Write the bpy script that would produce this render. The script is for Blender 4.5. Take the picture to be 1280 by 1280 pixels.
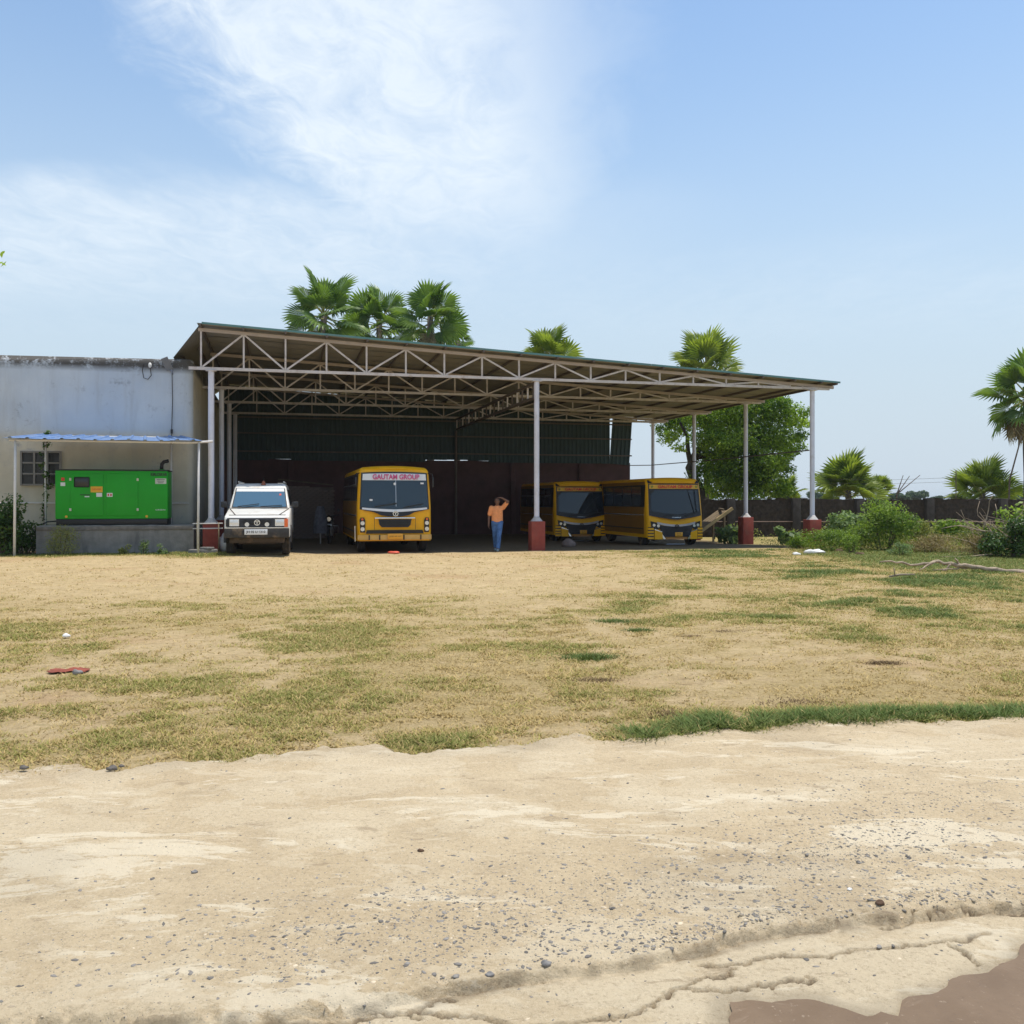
import bpy, bmesh, math, random
import numpy as np
from mathutils import Vector, Matrix, Euler
R = math.radians
scene = bpy.context.scene
COL = scene.collection
for o in list(bpy.data.objects): bpy.data.objects.remove(o)

# ------------------------------------------------------------------ camera, sky, sun, exposure
F, HOR, CAMZ = 1150.0, 625.0, 1.6
cam = bpy.data.cameras.new('camera'); cam.sensor_width = 36; cam.lens = 36*F/1280
cam.shift_y = -(HOR-640)/1280*-1.0
cam.clip_start = .05; cam.clip_end = 8000
camo = bpy.data.objects.new('camera', cam); COL.objects.link(camo)
camo.location = (0, 0, CAMZ); camo.rotation_euler = (R(90), 0, 0)
scene.camera = camo
SUN = Vector((.22, .065, .97)).normalized()
SKY_STRENGTH = .15
def build_world():
    w = bpy.data.worlds.new('World'); scene.world = w; w.use_nodes = True
    nt = w.node_tree; N = nt.nodes; L = nt.links
    for n in list(N): N.remove(n)
    out = N.new('ShaderNodeOutputWorld'); bg = N.new('ShaderNodeBackground'); bg.inputs[1].default_value = SKY_STRENGTH
    sky = N.new('ShaderNodeTexSky'); sky.sky_type = 'NISHITA'; sky.sun_disc = False
    sky.sun_elevation = math.asin(SUN.z); sky.sun_rotation = math.atan2(SUN.x, SUN.y)
    sky.air_density = 1.45; sky.dust_density = .5; sky.ozone_density = 3.0; sky.altitude = 100
    tc = N.new('ShaderNodeTexCoord'); sep = N.new('ShaderNodeSeparateXYZ'); L.new(tc.outputs['Generated'], sep.inputs[0])
    def m(op, a, b=None, c=None):
        n = N.new('ShaderNodeMath'); n.operation = op
        for i, v in enumerate((a, b, c)):
            if v is None: continue
            if isinstance(v, (int, float)): n.inputs[i].default_value = v
            else: L.new(v, n.inputs[i])
        return n.outputs[0]
    def ss(x, a, b):
        n = N.new('ShaderNodeMapRange'); n.interpolation_type = 'SMOOTHSTEP'
        L.new(x, n.inputs[0]); n.inputs[1].default_value = a; n.inputs[2].default_value = b
        n.inputs[3].default_value = 0; n.inputs[4].default_value = 1
        return n.outputs[0]
    def noise(vec, sc, det, rough, dist=0):
        n = N.new('ShaderNodeTexNoise'); L.new(vec, n.inputs['Vector']); n.inputs['Scale'].default_value = sc
        n.inputs['Detail'].default_value = det; n.inputs['Roughness'].default_value = rough; n.inputs['Distortion'].default_value = dist
        return n.outputs[0]
    # a cirrus layer on a plane overhead
    z = m('MAXIMUM', sep.outputs[2], .03)
    X = m('DIVIDE', sep.outputs[0], z); Y = m('DIVIDE', sep.outputs[1], z)
    cv = N.new('ShaderNodeCombineXYZ'); L.new(X, cv.inputs[0]); L.new(Y, cv.inputs[1])
    st = N.new('ShaderNodeMapping'); L.new(cv.outputs[0], st.inputs[0]); st.inputs['Scale'].default_value = (1.0, .55, 1); st.inputs['Rotation'].default_value = (0, 0, R(-14))
    n1 = noise(st.outputs[0], 1.7, 9, .62, .35); n2 = noise(st.outputs[0], 6.5, 10, .68, .9); n3 = noise(cv.outputs[0], .9, 4, .5, .2)
    warp = m('MULTIPLY', m('SUBTRACT', n3, .5), .9); w2 = m('MULTIPLY', m('SUBTRACT', n1, .5), .75)
    Xw = m('ADD', m('ADD', X, m('MULTIPLY', m('SUBTRACT', n2, .5), .30)), m('MULTIPLY', w2, .55)); Yw = m('ADD', m('ADD', Y, warp), w2)
    # the streak that runs away from overhead
    Xs = m('SUBTRACT', Xw, m('MULTIPLY', Y, .09))
    streak = m('MULTIPLY', m('MULTIPLY', ss(Xs, -1.08, -.72), ss(Xs, .16, -.34)), ss(Yw, 4.4, 2.6))
    # a band lying across, further out
    band = m('MULTIPLY', m('MULTIPLY', ss(Yw, 2.75, 3.25), ss(Yw, 5.4, 3.6)), ss(Xw, 1.0, -.9))
    wisp = m('MULTIPLY', m('MULTIPLY', ss(Yw, 3.3, 4.2), ss(Yw, 6.5, 4.5)), .22)
    tex = m('ADD', m('MULTIPLY', n2, .75), m('MULTIPLY', n1, .6))
    texs = ss(tex, .30, 1.05)
    a = m('MAXIMUM', m('MULTIPLY', streak, m('ADD', m('MULTIPLY', texs, .85), .42)), m('MULTIPLY', band, m('ADD', m('MULTIPLY', texs, .70), .16)))
    a = m('MAXIMUM', a, m('MULTIPLY', wisp, texs))
    a = m('MINIMUM', m('MULTIPLY', a, .92), .9)
    a = m('MULTIPLY', a, ss(sep.outputs[2], .03, .14))
    mix = N.new('ShaderNodeMix'); mix.data_type = 'RGBA'
    L.new(a, mix.inputs[0]); 
    gm = N.new('ShaderNodeMix'); gm.data_type = 'RGBA'; gm.blend_type = 'MULTIPLY'; gm.inputs[0].default_value = 1
    L.new(sky.outputs[0], gm.inputs[6]); gm.inputs[7].default_value = (1.0, 1.0, 1.0, 1)
    hz = ss(sep.outputs[2], .50, .02); hm = N.new('ShaderNodeMix'); hm.data_type = 'RGBA'
    L.new(m('MULTIPLY', hz, HAZE_SKY), hm.inputs[0]); L.new(gm.outputs[2], hm.inputs[6]); hm.inputs[7].default_value = (3.55, 4.25, 5.0, 1)
    L.new(hm.outputs[2], mix.inputs[6]); mix.inputs[7].default_value = (5.3, 5.85, 6.35, 1)
    L.new(mix.outputs[2], bg.inputs[0]); L.new(bg.outputs[0], out.inputs[0])
HAZE_SKY = .92
build_world()
sl = bpy.data.lights.new('sun', 'SUN'); sl.energy = 3.8; sl.angle = R(.53); sl.color = (1, .935, .83)
so = bpy.data.objects.new('sun', sl); COL.objects.link(so); so.rotation_euler = (-SUN).to_track_quat('-Z', 'Y').to_euler(); so.location = (0, 0, 60)
scene.view_settings.view_transform = 'Standard'; scene.view_settings.look = 'None'
scene.view_settings.exposure = 0.14; scene.view_settings.gamma = 1; scene.view_settings.use_curve_mapping = False
scene.render.engine = 'CYCLES'

# ------------------------------------------------------------------ helpers
def W(px, d): return (px-640)/F*d
def Z(py, d): return CAMZ-(py-HOR)/F*d
def sstep(a, b, x):
    t = np.clip((np.asarray(x, float)-a)/(b-a), 0, 1); return t*t*(3-2*t)
def vnoise(x, y, seed=0):
    x = np.asarray(x, float); y = np.asarray(y, float)
    xi = np.floor(x).astype(np.int64); yi = np.floor(y).astype(np.int64); xf = x-xi; yf = y-yi
    def h(a, b):
        n = (a*374761393 + b*668265263 + seed*982451653) & 0x7fffffff
        n = ((n ^ (n >> 13))*1274126177) & 0x7fffffff
        n = ((n ^ (n >> 15))*2246822519) & 0x7fffffff
        return (n ^ (n >> 16))/0x7fffffff
    u = xf*xf*(3-2*xf); v = yf*yf*(3-2*yf)
    return (h(xi, yi)*(1-u)+h(xi+1, yi)*u)*(1-v)+(h(xi, yi+1)*(1-u)+h(xi+1, yi+1)*u)*v
def fbm(x, y, sc, oc=4, seed=0, rough=.5):
    t = 0; a = 1; s = 0
    for i in range(oc):
        t = t+a*vnoise(x*sc*2**i+17.3*i, y*sc*2**i-9.1*i, seed+i); s += a; a *= rough
    return t/s
def tag(o, label, cat, group=None, kind=None):
    o['label'] = label; o['category'] = cat
    if group: o['group'] = group
    if kind: o['kind'] = kind
    return o
def thing(name, label, cat, loc=(0, 0, 0), rz=0, group=None):
    o = bpy.data.objects.new(name, None); COL.objects.link(o); o.location = loc; o.rotation_euler = (0, 0, rz)
    return tag(o, label, cat, group)
def copy_tree(o, parent=None):
    c = o.copy(); COL.objects.link(c); c.parent = parent
    for ch in list(o.children): copy_tree(ch, c)
    return c
class MB:
    def __init__(s): s.v = []; s.f = []; s.mi = []
    def add(s, v, f, mi=0):
        b = len(s.v); s.v += [tuple(p) for p in v]; s.f += [tuple(i+b for i in q) for q in f]; s.mi += [mi]*len(f); return s
    def box(s, c, d, rz=0, mi=0, rx=0, ry=0):
        e = Euler((rx, ry, rz)).to_matrix(); x, y, z = d[0]/2, d[1]/2, d[2]/2
        v = [Vector(c)+e @ Vector(p) for p in ((-x, -y, -z), (x, -y, -z), (x, y, -z), (-x, y, -z), (-x, -y, z), (x, -y, z), (x, y, z), (-x, y, z))]
        return s.add(v, [(0, 3, 2, 1), (4, 5, 6, 7), (0, 1, 5, 4), (1, 2, 6, 5), (2, 3, 7, 6), (3, 0, 4, 7)], mi)
    def bar(s, a, b, w, h=None, mi=0):
        h = h or w; a = Vector(a); b = Vector(b); d = (b-a).normalized()
        up = Vector((0, 0, 1)) if abs(d.z) < .95 else Vector((0, 1, 0))
        x = d.cross(up).normalized()*w/2; y = x.cross(d).normalized()*h/2
        v = [a-x-y, a+x-y, a+x+y, a-x+y, b-x-y, b+x-y, b+x+y, b-x+y]
        return s.add(v, [(0, 3, 2, 1), (4, 5, 6, 7), (0, 1, 5, 4), (1, 2, 6, 5), (2, 3, 7, 6), (3, 0, 4, 7)], mi)
    def tube(s, pts, r, n=8, mi=0, cap=True):
        pts = [Vector(p) for p in pts]; k = len(pts)
        rr = r if isinstance(r, (list, tuple)) else [r]*k
        vs = []; ref = None
        for i, p in enumerate(pts):
            d = (pts[min(i+1, k-1)]-pts[max(i-1, 0)]).normalized()
            if ref is None: ref = Vector((0, 0, 1)) if abs(d.z) < .9 else Vector((1, 0, 0))
            x = d.cross(ref).normalized(); y = d.cross(x).normalized(); ref = x.cross(d).normalized() if x.length else ref
            for j in range(n):
                t = 2*math.pi*j/n; vs.append(p+(x*math.cos(t)+y*math.sin(t))*rr[i])
        fs = [(i*n+j, i*n+(j+1) % n, (i+1)*n+(j+1) % n, (i+1)*n+j) for i in range(k-1) for j in range(n)]
        if cap: fs += [tuple(range(n))[::-1], tuple((k-1)*n+j for j in range(n))]
        return s.add(vs, fs, mi)
    def lathe(s, prof, c=(0, 0, 0), axis='z', n=20, mi=0):
        vs = []; k = len(prof)
        for (r, h) in prof:
            for j in range(n):
                t = 2*math.pi*j/n; a, b = r*math.cos(t), r*math.sin(t)
                p = {'z': (a, b, h), 'x': (h, a, b), 'y': (a, h, b)}[axis]
                vs.append((c[0]+p[0], c[1]+p[1], c[2]+p[2]))
        fs = [(i*n+j, i*n+(j+1) % n, (i+1)*n+(j+1) % n, (i+1)*n+j) for i in range(k-1) for j in range(n)]
        return s.add(vs, fs, mi)
    def disc(s, c, r, th, axis='y', n=18, mi=0):
        return s.lathe([(0.0005, -th/2), (r, -th/2), (r, th/2), (0.0005, th/2)], c, axis, n, mi)
    def ball(s, c, r, n=12, m=8, mi=0):
        rx, ry, rz = r if isinstance(r, (tuple, list)) else (r, r, r)
        vs = [(c[0], c[1], c[2]-rz)]
        for i in range(1, m):
            t = -math.pi/2+math.pi*i/m
            for j in range(n):
                a = 2*math.pi*j/n; vs.append((c[0]+rx*math.cos(t)*math.cos(a), c[1]+ry*math.cos(t)*math.sin(a), c[2]+rz*math.sin(t)))
        vs.append((c[0], c[1], c[2]+rz)); l = len(vs)-1
        fs = [(0, 1+(j+1) % n, 1+j) for j in range(n)]
        for i in range(m-2):
            for j in range(n): fs.append((1+i*n+j, 1+i*n+(j+1) % n, 1+(i+1)*n+(j+1) % n, 1+(i+1)*n+j))
        fs += [(l, 1+(m-2)*n+j, 1+(m-2)*n+(j+1) % n) for j in range(n)]
        return s.add(vs, fs, mi)
    def build(s, name, mats, parent=None, smooth=False, loc=None, rot=None, bevel=0, seg=2):
        me = bpy.data.meshes.new(name); me.from_pydata(s.v, [], s.f)
        mats = mats if isinstance(mats, (list, tuple)) else [mats]
        for m in mats: me.materials.append(m)
        if len(mats) > 1: me.polygons.foreach_set('material_index', s.mi)
        bm = bmesh.new(); bm.from_mesh(me); bmesh.ops.recalc_face_normals(bm, faces=bm.faces)
        if bevel:
            es = [e for e in bm.edges if len(e.link_faces) == 2 and e.calc_face_angle() > .5]
            bmesh.ops.bevel(bm, geom=es, offset=bevel, segments=seg, affect='EDGES', profile=.5)
        bm.to_mesh(me); bm.free()
        if smooth or bevel:
            me.polygons.foreach_set('use_smooth', [True]*len(me.polygons))
            if bevel or smooth == 'auto': me.set_sharp_from_angle(angle=R(38))
        o = bpy.data.objects.new(name, me); COL.objects.link(o)
        if parent: o.parent = parent
        if loc: o.location = loc
        if rot: o.rotation_euler = rot
        return o
def fast_mesh(name, V, Fc, mat, parent=None, col=None, nper=None, smooth=False):
    """V (n,3), Fc (m,k) numpy arrays, col (n,4) colours."""
    me = bpy.data.meshes.new(name); V = np.asarray(V, np.float32); Fc = np.asarray(Fc, np.int32)
    k = Fc.shape[1]; me.vertices.add(len(V)); me.vertices.foreach_set('co', V.ravel())
    me.loops.add(Fc.size); me.loops.foreach_set('vertex_index', Fc.ravel())
    me.polygons.add(len(Fc)); me.polygons.foreach_set('loop_start', np.arange(0, Fc.size, k, dtype=np.int32))
    try: me.polygons.foreach_set('loop_total', np.full(len(Fc), k, np.int32))
    except Exception: pass
    if smooth: me.polygons.foreach_set('use_smooth', np.ones(len(Fc), bool))
    me.update(calc_edges=True)
    if col is not None:
        a = me.color_attributes.new('tint', 'FLOAT_COLOR', 'POINT'); a.data.foreach_set('color', np.asarray(col, np.float32).ravel())
    me.materials.append(mat); o = bpy.data.objects.new(name, me); COL.objects.link(o)
    if parent: o.parent = parent
    return o
def obj_mesh(name, me, parent, loc=(0, 0, 0), rot=(0, 0, 0), scale=None):
    o = bpy.data.objects.new(name, me); COL.objects.link(o); o.parent = parent; o.location = loc; o.rotation_euler = rot
    if scale: o.scale = scale
    return o
def remeshed(name, mb, mat, parent, voxel=.012, smooth=4):
    o = mb.build(name, mat, None)
    r = o.modifiers.new('r', 'REMESH'); r.mode = 'VOXEL'; r.voxel_size = voxel; r.use_smooth_shade = True
    sm = o.modifiers.new('s', 'SMOOTH'); sm.factor = .5; sm.iterations = smooth
    me = bpy.data.meshes.new_from_object(o.evaluated_get(bpy.context.evaluated_depsgraph_get()))
    old = o.data; o.modifiers.clear(); o.data = me; bpy.data.meshes.remove(old)
    if not me.materials: me.materials.append(mat)
    me.polygons.foreach_set('use_smooth', [True]*len(me.polygons)); o.parent = parent
    return o
def text(name, s, size, mat, parent, loc, rot=(R(90), 0, 0), extrude=.003, width=None, bold=.0):
    c = bpy.data.curves.new(name, 'FONT'); c.body = s; c.size = size; c.extrude = extrude; c.align_x = 'CENTER'; c.align_y = 'CENTER'; c.offset = bold
    c.materials.append(mat); o = bpy.data.objects.new(name, c); COL.objects.link(o); o.parent = parent; o.location = loc; o.rotation_euler = rot
    if width:
        bpy.context.view_layer.update(); k = width/max(o.dimensions.x, 1e-3)
    else: k = 1
    me = bpy.data.meshes.new_from_object(o.evaluated_get(bpy.context.evaluated_depsgraph_get())); me.name = name
    for v in me.vertices: v.co.x *= k
    bpy.data.objects.remove(o); o = bpy.data.objects.new(name, me); COL.objects.link(o); o.parent = parent; o.location = loc; o.rotation_euler = rot
    if not me.materials: me.materials.append(mat)
    return o

# ------------------------------------------------------------------ materials
def nodes(name):
    m = bpy.data.materials.new(name); m.use_nodes = True; nt = m.node_tree
    return m, nt, nt.nodes, nt.links, nt.nodes['Principled BSDF']
def ramp_noise(N, L, vec, scale, lo, hi, detail=6, rough=.6, dist=0):
    n = N.new('ShaderNodeTexNoise'); L.new(vec, n.inputs['Vector']); n.inputs['Scale'].default_value = scale; n.inputs['Detail'].default_value = detail
    n.inputs['Roughness'].default_value = rough; n.inputs['Distortion'].default_value = dist
    r = N.new('ShaderNodeMapRange'); r.interpolation_type = 'SMOOTHSTEP'; L.new(n.outputs[0], r.inputs[0]); r.inputs[1].default_value = lo; r.inputs[2].default_value = hi
    return r.outputs[0]
def mixc(N, L, f, a, b, mode='MIX'):
    n = N.new('ShaderNodeMix'); n.data_type = 'RGBA'; n.blend_type = mode
    for i, v in ((0, f), (6, a), (7, b)):
        if isinstance(v, (int, float)): n.inputs[i].default_value = v
        elif isinstance(v, tuple): n.inputs[i].default_value = (*v[:3], 1)
        else: L.new(v, n.inputs[i])
    return n.outputs[2]
def M(name, c, rough=.6, var=.12, vs=4, metal=0, bump=0, bs=40, dirt=None, da=.6, ds=1.5, spec=.5, coat=0, streak=False):
    m, nt, N, L, b = nodes(name)
    tc = N.new('ShaderNodeTexCoord'); vec = tc.outputs['Object']
    f = ramp_noise(N, L, vec, vs, .25, .75)
    col = mixc(N, L, f, tuple(x*(1-var) for x in c), tuple(min(1, x*(1+var)) for x in c))
    if dirt:
        mp = N.new('ShaderNodeMapping'); L.new(vec, mp.inputs[0]); mp.inputs['Scale'].default_value = (1, 1, .18) if streak else (1, 1, 1)
        g = ramp_noise(N, L, mp.outputs[0], ds, .48, .72, 8, .68)
        mu = N.new('ShaderNodeMath'); mu.operation = 'MULTIPLY'; L.new(g, mu.inputs[0]); mu.inputs[1].default_value = da
        col = mixc(N, L, mu.outputs[0], col, dirt)
    L.new(col, b.inputs['Base Color']); b.inputs['Roughness'].default_value = rough; b.inputs['Metallic'].default_value = metal
    b.inputs['Specular IOR Level'].default_value = spec; b.inputs['Coat Weight'].default_value = coat
    if bump:
        n = N.new('ShaderNodeTexNoise'); L.new(vec, n.inputs['Vector']); n.inputs['Scale'].default_value = bs; n.inputs['Detail'].default_value = 5
        bp = N.new('ShaderNodeBump'); bp.inputs['Strength'].default_value = bump; bp.inputs['Distance'].default_value = .02; L.new(n.outputs[0], bp.inputs['Height']); L.new(bp.outputs[0], b.inputs['Normal'])
    return m
def leaf_mat(name, a, c, rough=.5, trans=.35, sc=1.2):
    m, nt, N, L, b = nodes(name)
    tc = N.new('ShaderNodeTexCoord'); f = ramp_noise(N, L, tc.outputs['Object'], sc, .3, .7, 5, .7)
    n2 = N.new('ShaderNodeNewGeometry'); mx = N.new('ShaderNodeMath'); mx.operation = 'ADD'
    r2 = N.new('ShaderNodeMath'); r2.operation = 'MULTIPLY_ADD'; L.new(n2.outputs['Random Per Island'], r2.inputs[0]); r2.inputs[1].default_value = .8; r2.inputs[2].default_value = -.4
    mx.use_clamp = True; L.new(f, mx.inputs[0]); L.new(r2.outputs[0], mx.inputs[1])
    col = mixc(N, L, mx.outputs[0], a, c); L.new(col, b.inputs['Base Color']); b.inputs['Roughness'].default_value = rough; b.inputs['Specular IOR Level'].default_value = .35
    t = N.new('ShaderNodeBsdfTranslucent'); L.new(mixc(N, L, 1.0, col, (1.25, 1.3, .6), 'MULTIPLY'), t.inputs[0])
    s = N.new('ShaderNodeMixShader'); s.inputs[0].default_value = trans; L.new(b.outputs[0], s.inputs[1]); L.new(t.outputs[0], s.inputs[2])
    L.new(s.outputs[0], N['Material Output'].inputs[0]); return m
def tint_mat(name, rough=.7, trans=.25):
    m, nt, N, L, b = nodes(name); a = N.new('ShaderNodeAttribute'); a.attribute_name = 'tint'
    L.new(a.outputs[0], b.inputs['Base Color']); b.inputs['Roughness'].default_value = rough; b.inputs['Specular IOR Level'].default_value = .2
    t = N.new('ShaderNodeBsdfTranslucent'); L.new(a.outputs[0], t.inputs[0]); s = N.new('ShaderNodeMixShader'); s.inputs[0].default_value = trans
    L.new(b.outputs[0], s.inputs[1]); L.new(t.outputs[0], s.inputs[2]); L.new(s.outputs[0], N['Material Output'].inputs[0]); return m
def glass_mat(name, c=(.02, .03, .035), rough=.04):
    """Dark vehicle glass: half see-through sheet with a clear reflection."""
    m, nt, N, L, b = nodes(name); b.inputs['Base Color'].default_value = (*c, 1); b.inputs['Roughness'].default_value = rough; b.inputs['IOR'].default_value = 1.5
    t = N.new('ShaderNodeBsdfTransparent'); t.inputs[0].default_value = (.55, .62, .62, 1); s = N.new('ShaderNodeMixShader'); s.inputs[0].default_value = .5
    L.new(b.outputs[0], s.inputs[1]); L.new(t.outputs[0], s.inputs[2]); L.new(s.outputs[0], N['Material Output'].inputs[0]); return m
#MATERIALS
m_truss = M('painted_steel', (.56, .52, .51), .5, .1, 3, dirt=(.26, .17, .12), da=.6, ds=3.5)
m_truss_top = M('primer_steel', (.42, .36, .33), .6, .12, 3, dirt=(.3, .2, .15), da=.4)
m_column = M('pale_column_paint', (.66, .66, .74), .45, .08, 2, dirt=(.4, .36, .33), da=.35, ds=3)
m_pedestal = M('red_oxide_render', (.27, .055, .038), .85, .15, 5, bump=.3, bs=50, dirt=(.24, .11, .075), da=.4, ds=4)
m_mortar = M('grey_mortar', (.5, .47, .45), .9, .2, 9, bump=.4, bs=60)
m_rooftop = M('teal_roof_sheet', (.09, .22, .22), .45, .12, 2, dirt=(.25, .25, .22), da=.3)
m_roofunder = M('beige_sheet_underside', (.235, .222, .195), .6, .1, 1.2, dirt=(.2, .16, .12), da=.35)
m_greensheet = M('dark_green_sheet', (.022, .05, .05), .55, .15, 2, dirt=(.04, .045, .04), da=.4)
m_purlin = M('brown_purlin', (.12, .095, .08), .7, .15, 3)
m_backwall = M('dark_red_plaster', (.10, .052, .05), .9, .2, 1.6, bump=.3, bs=20, dirt=(.05, .035, .03), da=.6, ds=1.1)
m_concrete = M('rough_concrete', (.25, .235, .21), .9, .18, 4, bump=.5, bs=25, dirt=(.12, .11, .10), da=.7, ds=3, streak=True)
m_canopy = M('blue_roof_sheet', (.12, .215, .42), .5, .14, 3, dirt=(.30, .34, .40), da=.45, ds=2.2)
m_pipe = M('white_pipe', (.68, .66, .64), .5, .1, 4, dirt=(.35, .25, .18), da=.35, ds=4)
m_green = M('generator_green', (.022, .36, .028), .5, .06, 2, dirt=(.05, .27, .05), da=.35, spec=.25)
m_black = M('black_paint', (.012, .012, .014), .45, .2, 5)
m_blackplastic = M('black_plastic', (.02, .021, .025), .55, .25, 6, dirt=(.10, .08, .06), da=.3, ds=5)
m_dark = M('dark_interior', (.012, .012, .013), .9, .1)
m_steel = M('bare_steel', (.45, .45, .46), .35, .1, 6, metal=.9)
m_chrome = M('chrome_trim', (.75, .75, .76), .22, .05, 6, metal=.9)
m_sideshade = M('shaded_side_panel', (.27, .12, .010), .55, .12, 2, dirt=(.16, .10, .04), da=.6, ds=2)  # bus yellow darkened and browned: shade on the flanks put into the colour
m_yellow = M('school_bus_yellow', (.86, .43, .010), .42, .06, 2, dirt=(.55, .28, .03), da=.35, ds=3, spec=.3)
m_amber = M('amber_sticker', (.78, .42, .03), .5, .1, 5)
m_platey = M('yellow_plate', (.75, .36, .03), .5, .08, 5)
m_white = M('white_car_paint', (.76, .75, .71), .4, .04, 3, dirt=(.42, .28, .17), da=.5, ds=2.6, coat=.2)
m_mudbumper = M('mud_splashed_bumper', (.035, .033, .032), .75, .3, 6, dirt=(.20, .14, .085), da=.85, ds=3.5)
m_whitesticker = M('white_sticker', (.72, .74, .76), .5, .05, 3)
m_pinktext = M('magenta_lettering', (.60, .08, .22), .5, .1, 8)
m_redtext = M('red_lettering', (.62, .05, .02), .5, .1, 8)
m_rubber = M('dusty_rubber', (.035, .03, .027), .9, .3, 6, bump=.3, bs=50, dirt=(.22, .155, .095), da=.85, ds=3)
m_mud = M('muddy_underbody', (.06, .045, .035), .95, .3, 6, dirt=(.20, .14, .09), da=.6, ds=4)
m_glass = glass_mat('vehicle_glass')
m_lens = M('lamp_lens', (.72, .72, .70), .12, .1, 20, metal=.35)
m_orange = M('orange_lens', (.75, .14, .03), .25, .1, 10)
m_seat = M('bus_seat_cloth', (.16, .17, .2), .9, .3, 5)
m_bluecurtain = M('blue_curtain', (.18, .30, .42), .9, .2, 5)
m_skin = M('brown_skin', (.17, .085, .055), .6, .08, 8)
m_shirt = M('orange_shirt', (.80, .31, .12), .85, .12, 9, bump=.3, bs=14)
m_jeans = M('blue_jeans', (.06, .14, .32), .85, .35, 9, bump=.3, bs=14)
m_hair = M('black_hair', (.012, .01, .009), .6, .2)
m_shoe = M('grey_shoe', (.22, .28, .30), .7, .2)
m_bark = M('grey_bark', (.13, .10, .075), .95, .3, 5, bump=.8, bs=18)
m_drywood = M('bleached_wood', (.36, .28, .20), .9, .3, 6, bump=.8, bs=25, dirt=(.10, .075, .055), da=.75, ds=7)
m_brick = M('grey_brown_brick', (.17, .13, .11), .95, .35, 2.2, bump=.4, bs=30)
m_laterite = M('dark_laterite', (.034, .025, .019), .97, .5, 5, bump=1.0, bs=9, dirt=(.055, .045, .036), da=.5, ds=7)
m_lateritepillar = M('dark_concrete_pillar', (.042, .036, .033), .95, .3, 4, bump=.6, bs=20)
m_neem = leaf_mat('neem_leaf', (.06, .13, .018), (.29, .41, .065), .5, .55, .45)
m_bush = leaf_mat('bush_leaf', (.08, .15, .025), (.29, .40, .075), .5, .5, 1.5)
m_bushdark = leaf_mat('dark_bush_leaf', (.025, .06, .015), (.10, .18, .04), .45, .35, 1.5)
m_bluebush = leaf_mat('blue_green_leaf', (.10, .16, .065), (.30, .40, .18), .55, .45, 2)
m_paleplant = leaf_mat('pale_yellow_plant', (.19, .21, .05), (.36, .36, .12), .6, .3, 2)
m_weedmix = leaf_mat('weed_mix', (.10, .14, .035), (.32, .33, .10), .6, .45, .8)
m_dryweed = leaf_mat('dry_weed', (.20, .15, .07), (.36, .29, .14), .8, .2, 2)
m_palm = leaf_mat('palm_leaf', (.06, .12, .03), (.19, .29, .065), .42, .38, .5)
m_palmlight = leaf_mat('light_palm_leaf', (.09, .14, .025), (.30, .37, .07), .45, .45, .5)
m_palmdead = leaf_mat('dead_palm_leaf', (.15, .115, .06), (.36, .31, .18), .75, .2, .8)
m_palmtrunk = M('palm_trunk', (.10, .085, .07), .95, .3, 5, bump=.9, bs=12)
m_fartree = leaf_mat('far_leaf', (.025, .06, .02), (.06, .11, .03), .6, .2, .2)
m_tarp = M('white_sack', (.74, .73, .70), .7, .1, 8, bump=.3, bs=12)
m_redcloth = M('red_cloth', (.24, .055, .03), .9, .3, 12, bump=.3, bs=15)
m_redplastic = M('red_plastic', (.72, .10, .05), .5, .1, 12)
m_stone = M('grey_stone', (.22, .21, .20), .9, .25, 10, bump=.5, bs=30)
m_cloth = M('grey_cloth', (.12, .12, .135), .9, .3, 8, bump=.3, bs=12)
m_plank = M('weathered_plank', (.22, .165, .10), .85, .25, 4, bump=.4, bs=20)

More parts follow.
